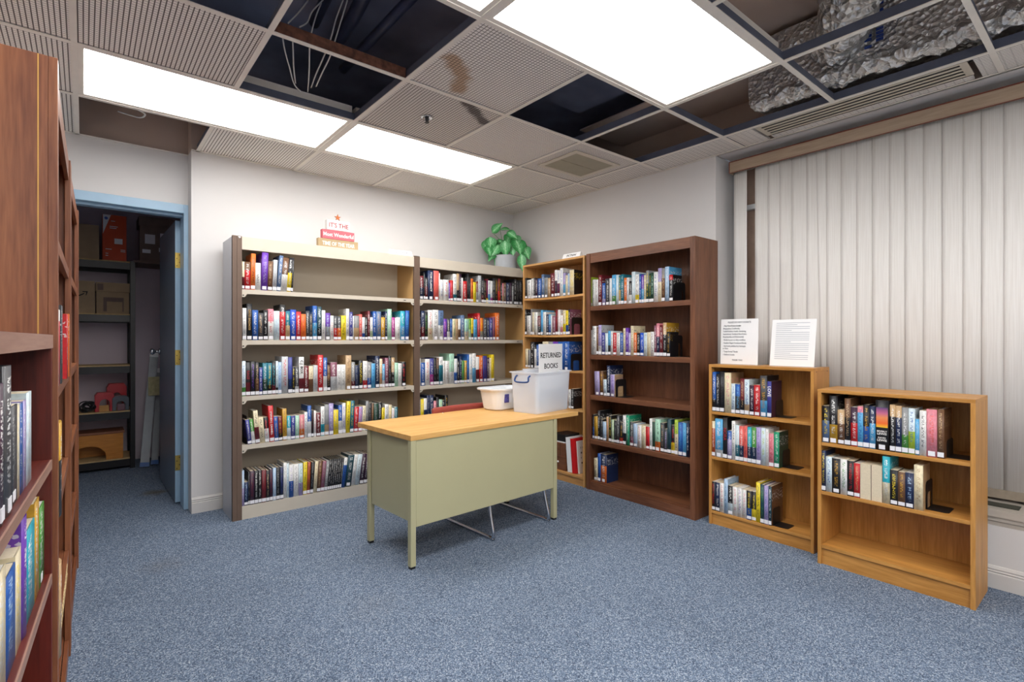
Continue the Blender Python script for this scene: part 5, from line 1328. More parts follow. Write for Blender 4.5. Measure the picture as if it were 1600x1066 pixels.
('LO','third',0.649,"""
0.3356,0.4012,0.1933,0,0,cr,,w,,0,,|thick cream paperback with white lettering~
0.4012,0.4888,0.166,0,0,b,,lb,,0,,|thick blue paperback with pale blue lettering~
0.4888,0.549,0.1743,0,0,cr,,y,,0,,|thick cream paperback with yellow lettering~
0.549,0.6005,0.2227,0,0,p,,w,,0,,|thick purple hardcover with white lettering~
0.6005,0.7183,0.1798,0,0,tl,,w,,0,,|thick turquoise paperback with white lettering~
0.7183,0.7861,0.2072,0,0,gd,,w,,0,,|thick golden paperback with white lettering~
0.7861,0.8724,0.1765,0,0,gr,,w,,1,,|thick green paperback with white lettering~"""),
('C2','second',1.085,"""
0.045,0.1,0.19,0,0.85,w,r,w,,0,p.006,|white and red book~
0.12,0.19,0.205,0,0,dg,,w,,0,p.008,|charcoal book~
0.34,0.44,0.19,0,0,r,,w,,0,p.012,|red book~
0.46,0.5,0.195,0,0,o,,w,,0,p.014,|orange book~"""),
('C2','third',0.757,"""
0.045,0.12,0.235,0,0.6,gd,k,w,,0,p.006,|golden and black book~"""),
('C2','fourth',0.405,"""
0.05,0.1,0.235,0,0,tn,,w,,0,p.006,|tan book~"""),
('C3','third',0.757,"""
0.1,0.16,0.25,0,0.8,w,gd,k,,0,,|white and golden book~
0.2,0.26,0.24,0,0.2,w,b,b,,1,,|white and blue book~"""),
('C3','fourth',0.405,"""
0.22,0.29,0.21,0,0,t,,w,,1,,|teal book~""")]
seed = 1
for unit, word, z, rows in BOOKS:
    grp = 'books on the %s shelf of the %s' % (word, SHELFNAME[unit][0])
    for row in rows.strip().split('\n'):
        f, label = row.split('|'); f = f.split(','); label = label.replace('~', ' on %s shelf of %s' % (word, SHELFNAME[unit][1]))
        s0, s1, h, lean, fr = [float(q) for q in f[:5]]; c1, c2, c3, c4, st, flags, ti = f[5:]; st = int(st)
        seed += 1
        hard = h >= .213
        zz = z
        if unit == 'O0':
            k = min(1, max(0, ((s0 + s1) / 2) / .762)); zz = z - 0.006 * math.sin(PI * k) if z > .1 else z
            zz += 0.0008
        make_book(unit, INSET[unit], s0, s1, zz + 0.0003, h, lean, PAL[c1], PAL[c2 or c1], fr if c2 else -1, PAL[c3 or c1], PAL[c4 or c1], seed * 1.0, label, grp, hard, bool(st),
                  pages_out='~' in flags, sun='^' in flags, title=TITLES.get(ti), pull=(INSET[unit] + float(flags[1:])) if flags.startswith('p') else 0.0)

# ------------------------------------------------------------------ book ends
def bookend(unit, s, z, label, d0=0.02, wd=0.12, ht=0.15, foot=0.085, arch=True, inset=None):
    (ox, oy), a = UNIT[unit]; a = math.radians(a)
    t = thing('bookend', label, 'bookend', (0, 0, 0))
    e = Vector((math.cos(a), math.sin(a), 0)); n = Vector((-e.y, e.x, 0))
    t.matrix_basis = Matrix.Translation(Vector((ox, oy, z + 0.0005)) + e * s + n * d0) @ Matrix.Rotation(a, 4, 'Z')
    def rr(w_, h_, r, y0=0.0, z0=0.0):
        pts = [(y0, z0), (y0 + w_, z0)]
        for k in range(7): pts.append((y0 + w_ - r + r * math.sin(PI / 2 * (1 - k / 6) ) , z0 + h_ - r + r * math.cos(PI / 2 * (1 - k / 6))))
        for k in range(7): pts.append((y0 + r - r * math.sin(PI / 2 * k / 6), z0 + h_ - r + r * math.cos(PI / 2 * k / 6)))
        return pts
    m = MB()
    out_ = rr(wd, ht, 0.02)
    if arch:
        q = 0.018; inn = [(p[0], p[1]) for p in rr(wd - 2 * q - 0.02, ht - 0.055, 0.018, q + 0.01, 0.0)]
        a_ = out_[2:]; b_ = inn[2:]
        # front frame as strip between outer and inner outlines
        for xx, fl in ((0.0, 0), (0.0015, 1)):
            vo = [m.bm.verts.new((xx, p[0], p[1])) for p in [out_[1]] + a_ + [out_[0]]]; vi = [m.bm.verts.new((xx, p[0], p[1])) for p in [inn[1]] + b_ + [inn[0]]]
            for k in range(len(vo) - 1): m.bm.faces.new((vo[k], vo[k + 1], vi[k + 1], vi[k]))
    else: m.prism(out_, 'x', 0.0, 0.0015)
    m.build('upright_plate', M['black'], t)
    MB().prism([(0.0015, 0), (foot - 0.01, 0), (foot, 0.01), (foot, wd - 0.01), (foot - 0.01, wd), (0.0015, wd)], 'z', 0, 0.0015).build('foot_plate', M['black'], t)
    return t
BE = [
('K1', 0.3982, 0.734, 'black bookend holding the top row under the paper signs', {'arch': False, 'wd': 0.1, 'ht': 0.1, 'd0': 0.06}),
('K1', 0.4428, 0.441, 'black bookend holding the middle row under the paper signs', {'arch': False, 'wd': 0.1, 'ht': 0.1, 'd0': 0.05}),
('K1', 0.3991, 0.09, 'black bookend holding the bottom row under the paper signs', {'arch': False, 'wd': 0.1, 'ht': 0.1, 'd0': 0.02}),
('K2', 0.5319, 0.652, 'black bookend at the end of the top row by the window', {'arch': False, 'wd': 0.12, 'ht': 0.08, 'd0': 0.05}),
('K2', 0.4538, 0.392, 'black arched bookend against the cream book by the window', {'arch': True, 'wd': 0.12, 'ht': 0.13, 'd0': 0.05}),
('BR', 0.7748, 1.468, 'black arched bookend at the end of the top walnut shelf', {'wd': 0.13, 'ht': 0.135, 'd0': 0.05, 'foot': 0.03}),
('BR', 0.7525, 1.08, 'black arched bookend ending the second walnut shelf', {'wd': 0.12, 'ht': 0.15, 'd0': 0.06, 'foot': 0.06}),
('BR', 0.2615, 0.757, 'black arched bookend beside five books on the third walnut shelf', {'wd': 0.13, 'ht': 0.135, 'd0': 0.04}),
('O0', 0.5911, 1.239, 'black arched bookend on the second shelf of the narrow oak bookcase', {'wd': 0.13, 'ht': 0.15, 'd0': 0.03, 'foot': 0.06}),
('O0', 0.5817, 0.94, 'black arched bookend on the third shelf of the narrow oak bookcase', {'wd': 0.13, 'ht': 0.14, 'd0': 0.03, 'foot': 0.06}),
('LO', 0.6757, 0.918, 'tall black bookend beside the white book on the low cherry bookcase', {'arch': False, 'wd': 0.12, 'ht': 0.14, 'd0': 0.02, 'foot': 0.07}),
('U2', 0.7857, 0.815, 'black bookend after the yellow book in the corner shelving', {'arch': False, 'wd': 0.12, 'ht': 0.1, 'd0': 0.06}),
('U1', 0.034, 0.495, 'black bookend at the start of the fourth wide beige shelf', {'arch': False, 'wd': 0.14, 'ht': 0.19, 'd0': 0.02, 'foot': 0.004})]
for args in BE: bookend(*args[:4], **args[4])

# other things standing in the narrow oak bookcase
(ox, oy), a = UNIT['O0']
def inO0(s, d, z): return Vector((3.123 + d, 3.617 - s, z))
t = thing('wooden_box', 'small brown wooden chest of drawers with a white knob in the narrow oak bookcase', 'box', inO0(.35, .03, .0805), -PI / 2)
MB().box(0, .17, .004, .2, 0, .235).build('box_body', M['cherryx'], t, bevel=.001)
for (x0, x1, z0, z1) in ((.004, .102, .125, .23), (.106, .166, .125, .23), (.004, .166, .006, .118)):
    dd = MB().box(x0, x1, 0, .005, z0, z1).build('drawer', M['walnutx'], t, bevel=.001)
    if z0 < .1:
        k = MB().lathe([(.004, 0), (.009, .004), (.010, .010), (.001, .014)], 12).build('knob', M['white'], dd, smooth=True); k.matrix_basis = Matrix.Translation((.085, 0, .07)) @ Matrix.Rotation(PI / 2, 4, 'X')
t = thing('document_box', 'black box lying on papers on top of the small brown chest', 'box', inO0(.36, .035, .3165), -PI / 2)
MB().box(0, .15, 0, .18, 0.01, .07).build('box_body', M['bplast'], t, bevel=.002)
MB().box(.002, .148, 0.0, .18, 0.0, .009).build('papers', M['paper'], t)
def binder(s, w_, d, h, m, label, lean, extra=None):
    t = thing('ring_binder', label, 'binder'); t.matrix_basis = Matrix.Translation(inO0(s, .03, .0806)) @ Matrix.Rotation(-PI / 2, 4, 'Z') @ Matrix.Rotation(math.radians(lean), 4, 'Y')
    MB().box(0, w_, 0, .003, 0, h).box(0, .003, .003, d, 0, h).box(w_ - .003, w_, .003, d, 0, h).build('binder_cover', m, t, bevel=.0008)
    MB().box(.005, w_ - .005, .012, d - .006, .006, h - .008).build('pages', M['paper'], t)
    return t
M['redb'] = mat('red_binder_vinyl', 'c9141c', .35)
binder(.545, .05, .20, .29, M['white'], 'white ring binder beside the brown chest in the narrow oak bookcase', -5)
t = binder(.600, .042, .21, .285, M['redb'], 'red ring binder leaning against its white neighbour', -5)
t = thing('printed_folder', 'white printed folder leaning beside the red ring binder', 'folder'); t.matrix_basis = Matrix.Translation(inO0(.648, .05, .0806)) @ Matrix.Rotation(-PI / 2, 4, 'Z') @ Matrix.Rotation(math.radians(-5), 4, 'Y')
MB().box(0, .006, 0, .2, 0, .27).build('folder', M['paper'], t)
m = MB()
for i in range(4):
    for j in range(5): m.box(.0062, .0066, .04 + j * .026, .04 + j * .026 + .006 + .010 * ((i + j) % 2), .205 - .042 * i, .219 - .042 * i)
m.build('printing', M['greyink'], t)
# ------------------------------------------------------------------ desk (local x along the front, y to the back)
A3 = math.radians(3.2)
dk = thing('office_desk', 'olive steel desk with an oak top standing in the middle of the carpet', 'desk', (1.307, 2.405, 0), A3)
MB().box(0, 1.345, 0, .60, .672, .70).build('desk_top', M['desktopx'], dk, bevel=.002)
for (x, y) in ((.002, -.014), (1.098, -.014), (.012, .455), (1.098, .455)):
    lg = MB().box(x, x + .032, y + .016, y + .048, .012, .672).build('leg', M['desk'], dk, bevel=.003)
    MB().box(x + .003, x + .029, y + .019, y + .045, 0, .0125).build('foot_glide', M['bplast'], lg)
MB().box(.036, 1.096, .006, .022, .215, .671).build('front_panel', M['desk'], dk, bevel=.002)
MB().box(.018, .030, .05, .455, .24, .671).build('side_panel', M['desk'], dk)
MB().box(1.104, 1.116, .05, .455, .24, .671).build('side_panel', M['desk'], dk)
MB().box(.04, 1.09, .43, .45, .58, .671).build('rear_rail', M['desk'], dk)
# ------------------------------------------------------------------ chair behind the desk
ch = thing('chair', 'maroon vinyl chair on chrome sled legs tucked behind the desk', 'chair', (2.11, 2.705, 0), math.radians(3))
lg = MB(); W2 = .24
for s in (-1, 1):
    lg = MB()
    pts = [(s * W2 * .96, .37, .42), (s * W2, .30, .03), (s * W2, .26, .011), (s * W2, .22, .010), (s * W2, -.20, .010), (s * W2, -.235, .014), (s * W2, -.240, .05), (s * (W2 - .004), -.205, .19), (s * (W2 - .02), -.185, .42), (s * (W2 - .02), -.16, .44), (s * (W2 - .02), .14, .44)]
    lg.tube(smooth_path(pts, 4), .0105, 10).build('leg', M['chrome'], ch, smooth=True)
m = MB().tube([(-.22, -.15, .445), (.22, -.15, .445)], .0105).tube([(-.22, .14, .445), (.22, .14, .445)], .0105); m.build('cross_bar', M['chrome'], ch, smooth=True)
st = MB().box(-.23, .23, -.17, .24, .455, .50).build('seat', M['maroonup'], ch, bevel=.018)
m = MB()
for s in (-1, 1): m.tube(smooth_path([(s * .20, .15, .455), (s * .20, .26, .47), (s * .20, .31, .55), (s * .20, .335, .70)], 4), .010)
m.build('back_frame', M['chrome'], ch, smooth=True)
N = 14; m = MB()
def bx_(k): return -.27 + .54 * k / N
pts = [(bx_(k), .345 - .035 * math.sin(PI * k / N) * -1) for k in range(N + 1)]
outline = pts + [(p, q + .035) for p, q in reversed(pts)]
m.prism(outline, 'z', .47, .735)
m.build('backrest', M['maroonup'], ch, bevel=.016)

# ------------------------------------------------------------------ tubs on the desk
def clear_mat():
    m, nt, b = newmat('frosted_clear_plastic')
    b.inputs['Base Color'].default_value = (0.95, 0.97, 1.0, 1); b.inputs['Roughness'].default_value = 0.25
    tr = nt.nodes.new('ShaderNodeBsdfTransparent'); tr.inputs[0].default_value = (0.93, 0.95, 0.98, 1)
    mx = nt.nodes.new('ShaderNodeMixShader'); mx.inputs[0].default_value = 0.42
    out = nt.nodes['Material Output']
    link(nt, tr.outputs[0], mx.inputs[1]); link(nt, b.outputs[0], mx.inputs[2]); link(nt, mx.outputs[0], out.inputs['Surface'])
    return m
M['clear'] = clear_mat()
def rrect(hx, hy, r, n=6):
    pts = []
    for (cx, cy, a0) in ((hx - r, hy - r, 0), (-hx + r, hy - r, 90), (-hx + r, -hy + r, 180), (hx - r, -hy + r, 270)):
        for k in range(n + 1):
            a = math.radians(a0 + 90 * k / n); pts.append((cx + r * math.cos(a), cy + r * math.sin(a)))
    return pts
def tub(name_, m_, parent, levels, wall=.0025):
    """levels: (z, hx, hy, r) from the bottom up the outside, closed floor; then down the inside"""
    bm = bmesh.new(); rings = []
    lv = list(levels) + [(z if i < len(levels) - 1 else levels[0][0] + wall, hx - wall, hy - wall, max(.004, r - wall)) for i, (z, hx, hy, r) in enumerate(reversed([l for l in levels if len(l) == 4][:]))]
    for (z, hx, hy, r) in lv: rings.append([bm.verts.new((p[0], p[1], z)) for p in rrect(hx, hy, r)])
    for a, b in zip(rings, rings[1:]):
        n = len(a)
        for k in range(n): bm.faces.new((a[k], a[(k + 1) % n], b[(k + 1) % n], b[k]))
    bm.faces.new(rings[0][::-1]); bm.faces.new(rings[-1])
    bmesh.ops.recalc_face_normals(bm, faces=bm.faces)
    me = bpy.data.meshes.new(name_); bm.to_mesh(me); bm.free(); me.materials.append(m_)
    for p in me.polygons: p.use_smooth = False
    o = bpy.data.objects.new(name_, me); COLL.objects.link(o); o.parent = parent; return o
ca = math.radians(11.0)
# clear bin: corner towards the camera
bc = Vector((2.333, 2.552, .7005)); ex = Vector((math.cos(ca), math.sin(ca), 0)); ey = Vector((-ex.y, ex.x, 0))
hx, hy = .186, .107
cen = bc + ex * hx + ey * hy
t = thing('storage_bin', 'clear plastic storage bin with blue handles standing on the desk end', 'storage bin', cen, ca)
tub('bin_body', M['clear'], t, [(0, hx, hy, .02), (.012, hx + .002, hy + .002, .022), (.255, hx + .016, hy + .012, .026), (.272, hx + .018, hy + .014, .026), (.273, hx + .030, hy + .024, .03), (.280, hx + .030, hy + .024, .03)], wall=.003)
M['bluep'] = mat('blue_plastic', '1f4480', .35)
for s in (-1,):
    h_ = MB(); X = s * (hx + .028)
    h_.tube(smooth_path([(X + .012, -.055, .255), (X - .006, -.055, .245), (X - .012, -.05, .215), (X - .012, .05, .215), (X - .006, .055, .245), (X + .012, .055, .255)], 5), .006, 8)
    h_.build('handle', M['bluep'], t, smooth=True)
h_ = MB(); X = (hx + .028)
h_.tube(smooth_path([(X - .012, -.055, .255), (X + .006, -.055, .245), (X + .012, -.05, .215), (X + .012, .05, .215), (X + .006, .055, .245), (X - .012, .055, .255)], 5), .006, 8)
h_.build('handle', M['bluep'], t, smooth=True)
# sheet standing in the bin
sp_ = Vector((2.60, 2.70, .7005))
t = thing('file_box', 'pale blue-grey box lying inside the clear bin under the white sign', 'box', sp_ + Vector((0, 0, .0035)), ca)
MB().box(-.13, .13, -.06, .06, 0, .14).build('box_body', mat('pale_blue_card', 'b4c2d0', .6), t, bevel=.003)
t = thing('paper_sign', 'white sign for returned books standing up in the clear bin', 'sign', sp_ + Vector((0, 0, .144)), ca)
MB().box(-.145, .145, 0, .004, 0, .325).build('sign_sheet', M['paper'], t)
text('lettering', 'RETURNED', .052, M['ink'], t, Matrix.Translation((0, -.0006, .242)) @ STAND, sx=1.0)
text('lettering', 'BOOKS', .052, M['ink'], t, Matrix.Translation((0, -.0006, .165)) @ STAND, sx=1.0)
# white box behind
t = thing('storage_bin', 'white storage box standing behind the clear bin', 'storage bin', (2.675, 2.945, .7005), ca)
tub('bin_body', M['clear'], t, [(0, .10, .035, .015), (.27, .11, .045, .018), (.271, .117, .052, .02), (.279, .117, .052, .02)], wall=.003)
# dish tub
t = thing('dish_tub', 'white rounded dish tub with a blue sticker beside the clear bin', 'tub', (2.355, 2.945, .7005), math.radians(6))
tub('tub_body', M['white'], t, [(0, .135, .075, .05), (.01, .148, .085, .055), (.135, .170, .103, .065), (.142, .172, .105, .065), (.143, .188, .121, .075), (.153, .190, .123, .075), (.155, .186, .119, .073)], wall=.004)
M['stkp'] = mat('purple_sticker', '4a4690', .4, var=.5, vscale=90)
sb = MB().box(-.085, -.045, -.1035, -.094, .055, .115).build('price_sticker', M['stkp'], t); sb.matrix_basis = Matrix.Rotation(math.radians(0), 4, 'Z')
sb2 = MB().box(-.045, -.028, -.1035, -.094, .055, .115).build('price_sticker', M['label'], t)

# ------------------------------------------------------------------ things on top of the cases
t = thing('holiday_block_sign', 'stack of three painted wooden holiday word blocks with a copper star', 'ornament', (1.485, 3.875, 1.8875), math.radians(2))
M['tanb'] = mat('tan_block', 'a8906c', .7, var=.1); M['redbk'] = mat('faded_red_block', 'c4606a', .7, var=.08); M['whb'] = mat('white_block', 'd6d3ce', .7); M['sideb'] = mat('block_side_grey', '8c8a88', .7)
for (w2, z0, z1, m_, s_, ink, sz) in ((.155, 0, .068, 'tanb', 'TIME OF THE YEAR', 'wink', .040), (.125, .069, .137, 'redbk', 'Most Wonderful', 'wink', .040), (.090, .138, .212, 'whb', "IT'S THE", 'redink', .047)):
    b_ = MB().box(-w2, w2, -.02, .02, z0, z1).build('word_block', M[m_], t, bevel=.002)
    text('lettering', s_, sz, M[ink], b_, Matrix.Translation((0, -.0206, (z0 + z1) / 2 - .002)) @ STAND, sx={'T': .74, 'M': .88, 'I': .9}[s_[0]])
M['copper'] = mat('copper', 'b0653c', .35, metal=.8)
pts = []
for k in range(10):
    r_ = .026 if k % 2 == 0 else .010; a_ = PI / 2 + k * PI / 5; pts.append((r_ * math.cos(a_), .240 + r_ * math.sin(a_)))
MB().prism(pts, 'y', -.004, .004).build('star', M['copper'], t)
t = thing('shelf_label_card', 'white folded card lettered for the fiction books on the beige shelving', 'sign', (1.99, 3.835, 1.8875), 0)
MB().prism([(-.02, 0), (.02, 0), (.004, .042), (-.002, .042)], 'x', -.10, .10).build('card', M['paper'], t)
text('lettering', 'F/W FICTION', .026, M['greyink'], t, Matrix.Translation((0, -.0118, .021)) @ Matrix.Rotation(-.40, 4, 'X') @ STAND, sx=.85)
t = thing('shelf_label_card', 'white folded card lettered for fiction on the narrow oak bookcase', 'sign', (3.155, 3.02, 1.8855), -PI / 2)
MB().prism([(-.02, 0), (.02, 0), (.004, .042), (-.002, .042)], 'x', -.10, .10).build('card', M['paper'], t)
text('lettering', 'FICTION', .028, M['ink'], t, Matrix.Translation((0, -.0118, .021)) @ Matrix.Rotation(-.40, 4, 'X') @ STAND)

# plant
pl = thing('potted_plant', 'leafy green plant with pale veins in a ribbed grey pot on the shelving', 'plant', (3.165, 3.93, 1.888))
po = MB(); prof = [(.098, 0), (.102, .004), (.104, .12), (.106, .128), (.098, .128), (.095, .115), (.001, .113)]
po.lathe(prof, 48); po_ = po.build('pot', M['concrete'], pl, smooth=False)
MB().lathe([(.001, .114), (.093, .114), (.093, .117), (.001, .119)], 24).build('soil', M['bplast'], pl)
def leaf_mat():
    m, nt, b = newmat('variegated_leaf')
    uv = nt.nodes.new('ShaderNodeUVMap'); uv.uv_map = 'UVMap'; sp = nt.nodes.new('ShaderNodeSeparateXYZ'); link(nt, uv.outputs[0], sp.inputs[0])
    ab = nt.nodes.new('ShaderNodeMath'); ab.operation = 'ABSOLUTE'; link(nt, sp.outputs[0], ab.inputs[0])
    n = nt.nodes.new('ShaderNodeTexNoise'); n.inputs['Scale'].default_value = 7; n.inputs['Detail'].default_value = 4; link(nt, uv.outputs[0], n.inputs['Vector'])
    su = nt.nodes.new('ShaderNodeMath'); su.operation = 'MULTIPLY_ADD'; su.inputs[1].default_value = 0.6; link(nt, ab.outputs[0], su.inputs[0])
    ml = nt.nodes.new('ShaderNodeMath'); ml.operation = 'MULTIPLY'; ml.inputs[1].default_value = 1.15; link(nt, n.outputs['Fac'], ml.inputs[0]); link(nt, ml.outputs[0], su.inputs[2])
    r = nt.nodes.new('ShaderNodeValToRGB'); cr = r.color_ramp
    cr.elements[0].position = 0.42; cr.elements[0].color = lin('c2ecc4') + (1,); cr.elements[1].position = 1.05; cr.elements[1].color = lin('2f8a44') + (1,)
    e = cr.elements.new(0.68); e.color = lin('6cc07c') + (1,)
    link(nt, su.outputs[0], r.inputs['Fac']); link(nt, r.outputs['Color'], b.inputs['Base Color']); b.inputs['Roughness'].default_value = 0.4
    return m
M['leaf'] = leaf_mat()
M['stem'] = mat('plant_stem', '4f8a48', .5)
def leaf(parent, base, tipdir, L, Wd, droop, roll):
    bm = bmesh.new(); uvl = bm.loops.layers.uv.new('UVMap'); NU, NV = 6, 8
    grid = []
    for j in range(NV + 1):
        v = j / NV; wv = Wd * (math.sin(PI * min(1, v * 1.02) ** 0.72)) if v < .98 else 0.001
        row = []
        for i in range(NU + 1):
            u = -1 + 2 * i / NU
            y = v * L; x = u * wv; z = -droop * v * v * L + 0.18 * abs(u) * wv
            if v < .12: y -= abs(u) * .25 * wv
            row.append((bm.verts.new((x, y, z)), u, v))
        grid.append(row)
    for j in range(NV):
        for i in range(NU):
            q = [grid[j][i], grid[j][i + 1], grid[j + 1][i + 1], grid[j + 1][i]]
            f = bm.faces.new([k[0] for k in q]); f.smooth = True
            for l, k in zip(f.loops, q): l[uvl].uv = (k[1], k[2])
    me = bpy.data.meshes.new('leaf'); bm.to_mesh(me); bm.free(); me.materials.append(M['leaf'])
    o = bpy.data.objects.new('leaf', me); COLL.objects.link(o); o.parent = parent
    d = Vector(tipdir).normalized(); q = d.to_track_quat('Y', 'Z')
    o.matrix_basis = Matrix.Translation(base) @ q.to_matrix().to_4x4() @ Matrix.Rotation(roll, 4, 'Y')
    return o
# (x, z) of the leaf middle relative to the pot foot as seen from the room, size, tip direction (x, z)
right = Vector((math.cos(math.radians(-39.6)), math.sin(math.radians(-39.6)), 0)); towards = Vector((-math.sin(math.radians(39.6)), -math.cos(math.radians(39.6)), 0))
LV = [(-.085, .395, .14, .050, (.75, .65), .1, 0.2), (.0, .372, .12, .044, (1, -.2), .0, -.3), (-.195, .225, .15, .062, (-.1, -1), .25, .4), (-.150, .235, .14, .060, (.1, -1), .3, -.1),
      (-.135, .125, .13, .052, (-.7, -.7), .2, .2), (-.075, .11, .15, .050, (-.4, -.9), .25, -.2), (.0, .19, .16, .056, (.0, -1), .3, .2), (-.04, .235, .12, .05, (.3, -.9), .3, -.1),
      (.075, .19, .15, .054, (.1, -1), .2, .1), (.145, .215, .17, .078, (.3, -.95), .2, -.2), (.19, .20, .15, .056, (.7, -.7), .3, .2), (.075, .32, .13, .044, (.7, -.5), .2, .3),
      (.03, .29, .12, .05, (-.3, -.8), .3, -.3), (.225, .16, .14, .056, (.4, -.9), .25, .1), (.175, .055, .17, .046, (.05, -1), .1, .1), (-.06, .27, .11, .042, (-.8, .1), .3, .2),
      (-.10, .18, .14, .058, (-.5, -.8), .25, -.3), (.12, .27, .12, .052, (.3, -.9), .2, .1), (.045, .245, .12, .05, (.6, -.7), .2, .2), (-.165, .17, .12, .05, (.3, -.9), .2, -.3)]
for i, (x, z, L, Wd, (dx, dz), droop, roll) in enumerate(LV):
    dep = .05 + .035 * math.sin(i * 2.4)
    mid = right * x * .92 + towards * dep + Vector((0, 0, z))
    d = right * dx + Vector((0, 0, dz)) + towards * (.35 + .2 * math.sin(i * 1.7)); d.normalize()
    base = mid - d * L * .5
    root = Vector((.02 * math.cos(i * 2.1), .02 * math.sin(i * 2.1), .118))
    midp = (root + base) / 2 + Vector((0, 0, .05))
    MB().tube(smooth_path([root, midp, base], 5), .0022, 6).build('stem', M['stem'], pl, smooth=True)
    # face the leaf blade to the room
    o = leaf(pl, base, d, L, Wd, droop, 0)
    nrm = (towards + Vector((0, 0, .7))).normalized(); yv = d; xv = yv.cross(nrm).normalized(); zv = xv.cross(yv).normalized()
    o.matrix_basis = Matrix.Translation(base) @ Matrix((xv, yv, zv)).transposed().to_4x4() @ Matrix.Rotation(roll, 4, 'Y')

# acrylic sign holders on the oak case
def sign_holder(y0, y1, h, tilt, label, lines, big):
    t = thing('sign_holder', label, 'sign', (3.235, (y0 + y1) / 2, 1.0405), -PI / 2)
    w2 = abs(y1 - y0) / 2
    R_ = Matrix.Rotation(-tilt, 4, 'X')
    fo = MB().box(-w2, w2, 0, .08, 0, .002).build('holder_foot', M['clear'], t)
    pa = MB().box(-w2, w2, 0, .003, 0.002, h).build('paper_sheet', M['paper'], t); pa.matrix_basis = R_
    for (s_, sz, z, x, al, ink) in lines:
        text('printing', s_, sz, M[ink], t, R_ @ Matrix.Translation((x, -.0006, z)) @ STAND, align=al, sx=.8)
    return t
L1 = [('PLEASE DO NOT DONATE', .016, .272, 0, 'CENTER', 'greyink'), ('- Any Non-Fiction books:', .0145, .250, -.108, 'LEFT', 'ink'), ('(Biographies, Cookbooks,', .0135, .232, -.108, 'LEFT', 'greyink'), ('Crafts/Hobbies, Health, Gardening,', .0135, .214, -.108, 'LEFT', 'greyink'),
      ('Inspirational, Outdated Non-Fiction,', .0135, .196, -.108, 'LEFT', 'greyink'), ('Encyclopedias and Dictionaries)', .0135, .178, -.108, 'LEFT', 'greyink'), ('- Books in poor or dirty condition', .0135, .158, -.108, 'LEFT', 'greyink'),
      ('- Readers Digest Condensed Books', .0135, .138, -.108, 'LEFT', 'greyink'), ('- Any book published by Harlequin', .0135, .118, -.108, 'LEFT', 'greyink'), ('or Avon', .0135, .102, -.108, 'LEFT', 'greyink'), ('- "Large-format" Books', .0135, .082, -.108, 'LEFT', 'greyink'),
      ("- Children's books", .0135, .062, -.108, 'LEFT', 'greyink'), ('THANK YOU!', .014, .028, -.01, 'CENTER', 'greyink')]
sign_holder(1.753, 1.508, .293, .04, 'standing white sign with larger printed lines on the oak bookcase', L1, True)
L2 = []
random.seed(5)
for k in range(19):
    if k in (5,): continue
    L2.append(('i' * 1 + 'lmn ' .join(random.choice(('', '')) for _ in range(1)) + '-' * (34 if k % 6 != 4 else 14), .009, .262 - k * .0115, -.10, 'LEFT', 'greyink'))
t = sign_holder(1.436, 1.185, .285, .16, 'tilted glossy sign of fine print on the oak bookcase', [], False)
m = MB(); R_ = Matrix.Rotation(-.16, 4, 'X')
for k in range(20):
    ln = .19 if k % 6 != 4 else .09
    if k == 1: ln = .12
    m.box(-.10, -.10 + ln, -.0012, -.0004, .262 - k * .0115, .2652 - k * .0115)
o = m.build('fine_print', mat('faint_print', 'b9bcc4', .6), t); o.matrix_basis = R_

# ------------------------------------------------------------------ closet contents
rk = thing('closet_shelving', 'black metal shelving with chipboard decks inside the closet', 'shelving unit', (-.62, 6.0, 0), 0)
RW, RD = .99, .40
M['chipb'] = mat('chipboard', 'c6a878', .8, var=.12, vscale=40)
for (x, y) in ((0, 0), (RW - .04, 0), (0, RD - .04), (RW - .04, RD - .04)):
    MB().box(x, x + .04, y, y + .003, 0, 1.935).box(x if x else 0, (x if x else 0) + .003, y, y + .04, 0, 1.935).build('upright', M['bplast'], rk)
for z in (1.93, 1.44, .965, .54, .10):
    MB().box(.041, RW - .041, 0.002, .014, z - .075, z - .012).box(.041, RW - .041, RD - .014, RD - .002, z - .075, z - .012).build('beam', M['bplast'], rk)
    MB().box(.004, RW - .004, .004, RD - .004, z - .011, z).build('deck', M['chipb'], rk)
def carton(x, y, z, w_, d, h, label, m_='card', rz=0.0, extra=None, name='cardboard_box'):
    t = thing(name, label, 'box', (x, y, z + .0005), rz)
    MB().box(0, w_, 0, d, 0, h).build('box_body', M[m_], t, bevel=.002)
    return t
M['carddk'] = mat('dark_cardboard', '7a665c', .85, var=.1)
M['orangeb'] = mat('orange_print', 'cc4a20', .6, var=.05)
M['smile'] = M['ink']
t = carton(.13, 6.02, 1.93, .175, .28, .42, 'upright orange printed box on the top closet shelf', 'orangeb')
MB().prism([(0.002, .418), (.06, .418), (.002, .24)], 'y', -.0012, -.0002).build('white_corner', M['label'], t)
m = MB().lathe([(.0001, 0), (.013, 0), (.013, .001), (.0001, .001)], 16).build('round_logo', mat('logo_blue', '4a6cb8', .5), t); m.matrix_basis = Matrix.Translation((.025, -.0013, .385)) @ Matrix.Rotation(PI / 2, 4, 'X')
MB().box(.085, .145, -.0012, -.0002, .155, .205).build('shipping_label', M['label'], t)
m = MB()
for (x, z, l) in ((.02, .10, .045), (.13, .10, .035), (.13, .085, .035), (.05, .31, .06), (.05, .295, .05), (.06, .36, .03), (.02, .06, .02), (.02, .04, .02)): m.box(x, x + l, -.0011, -.0002, z, z + .006)
m.build('printing', M['label'], t)
carton(-.28, 6.03, 1.93, .385, .30, .31, 'plain brown carton beside the orange box on the top closet shelf')
t = carton(.405, 6.02, 1.946, .27, .30, .34, 'brown carton with taped white labels high in the closet corner', 'carddk', rz=-.05)
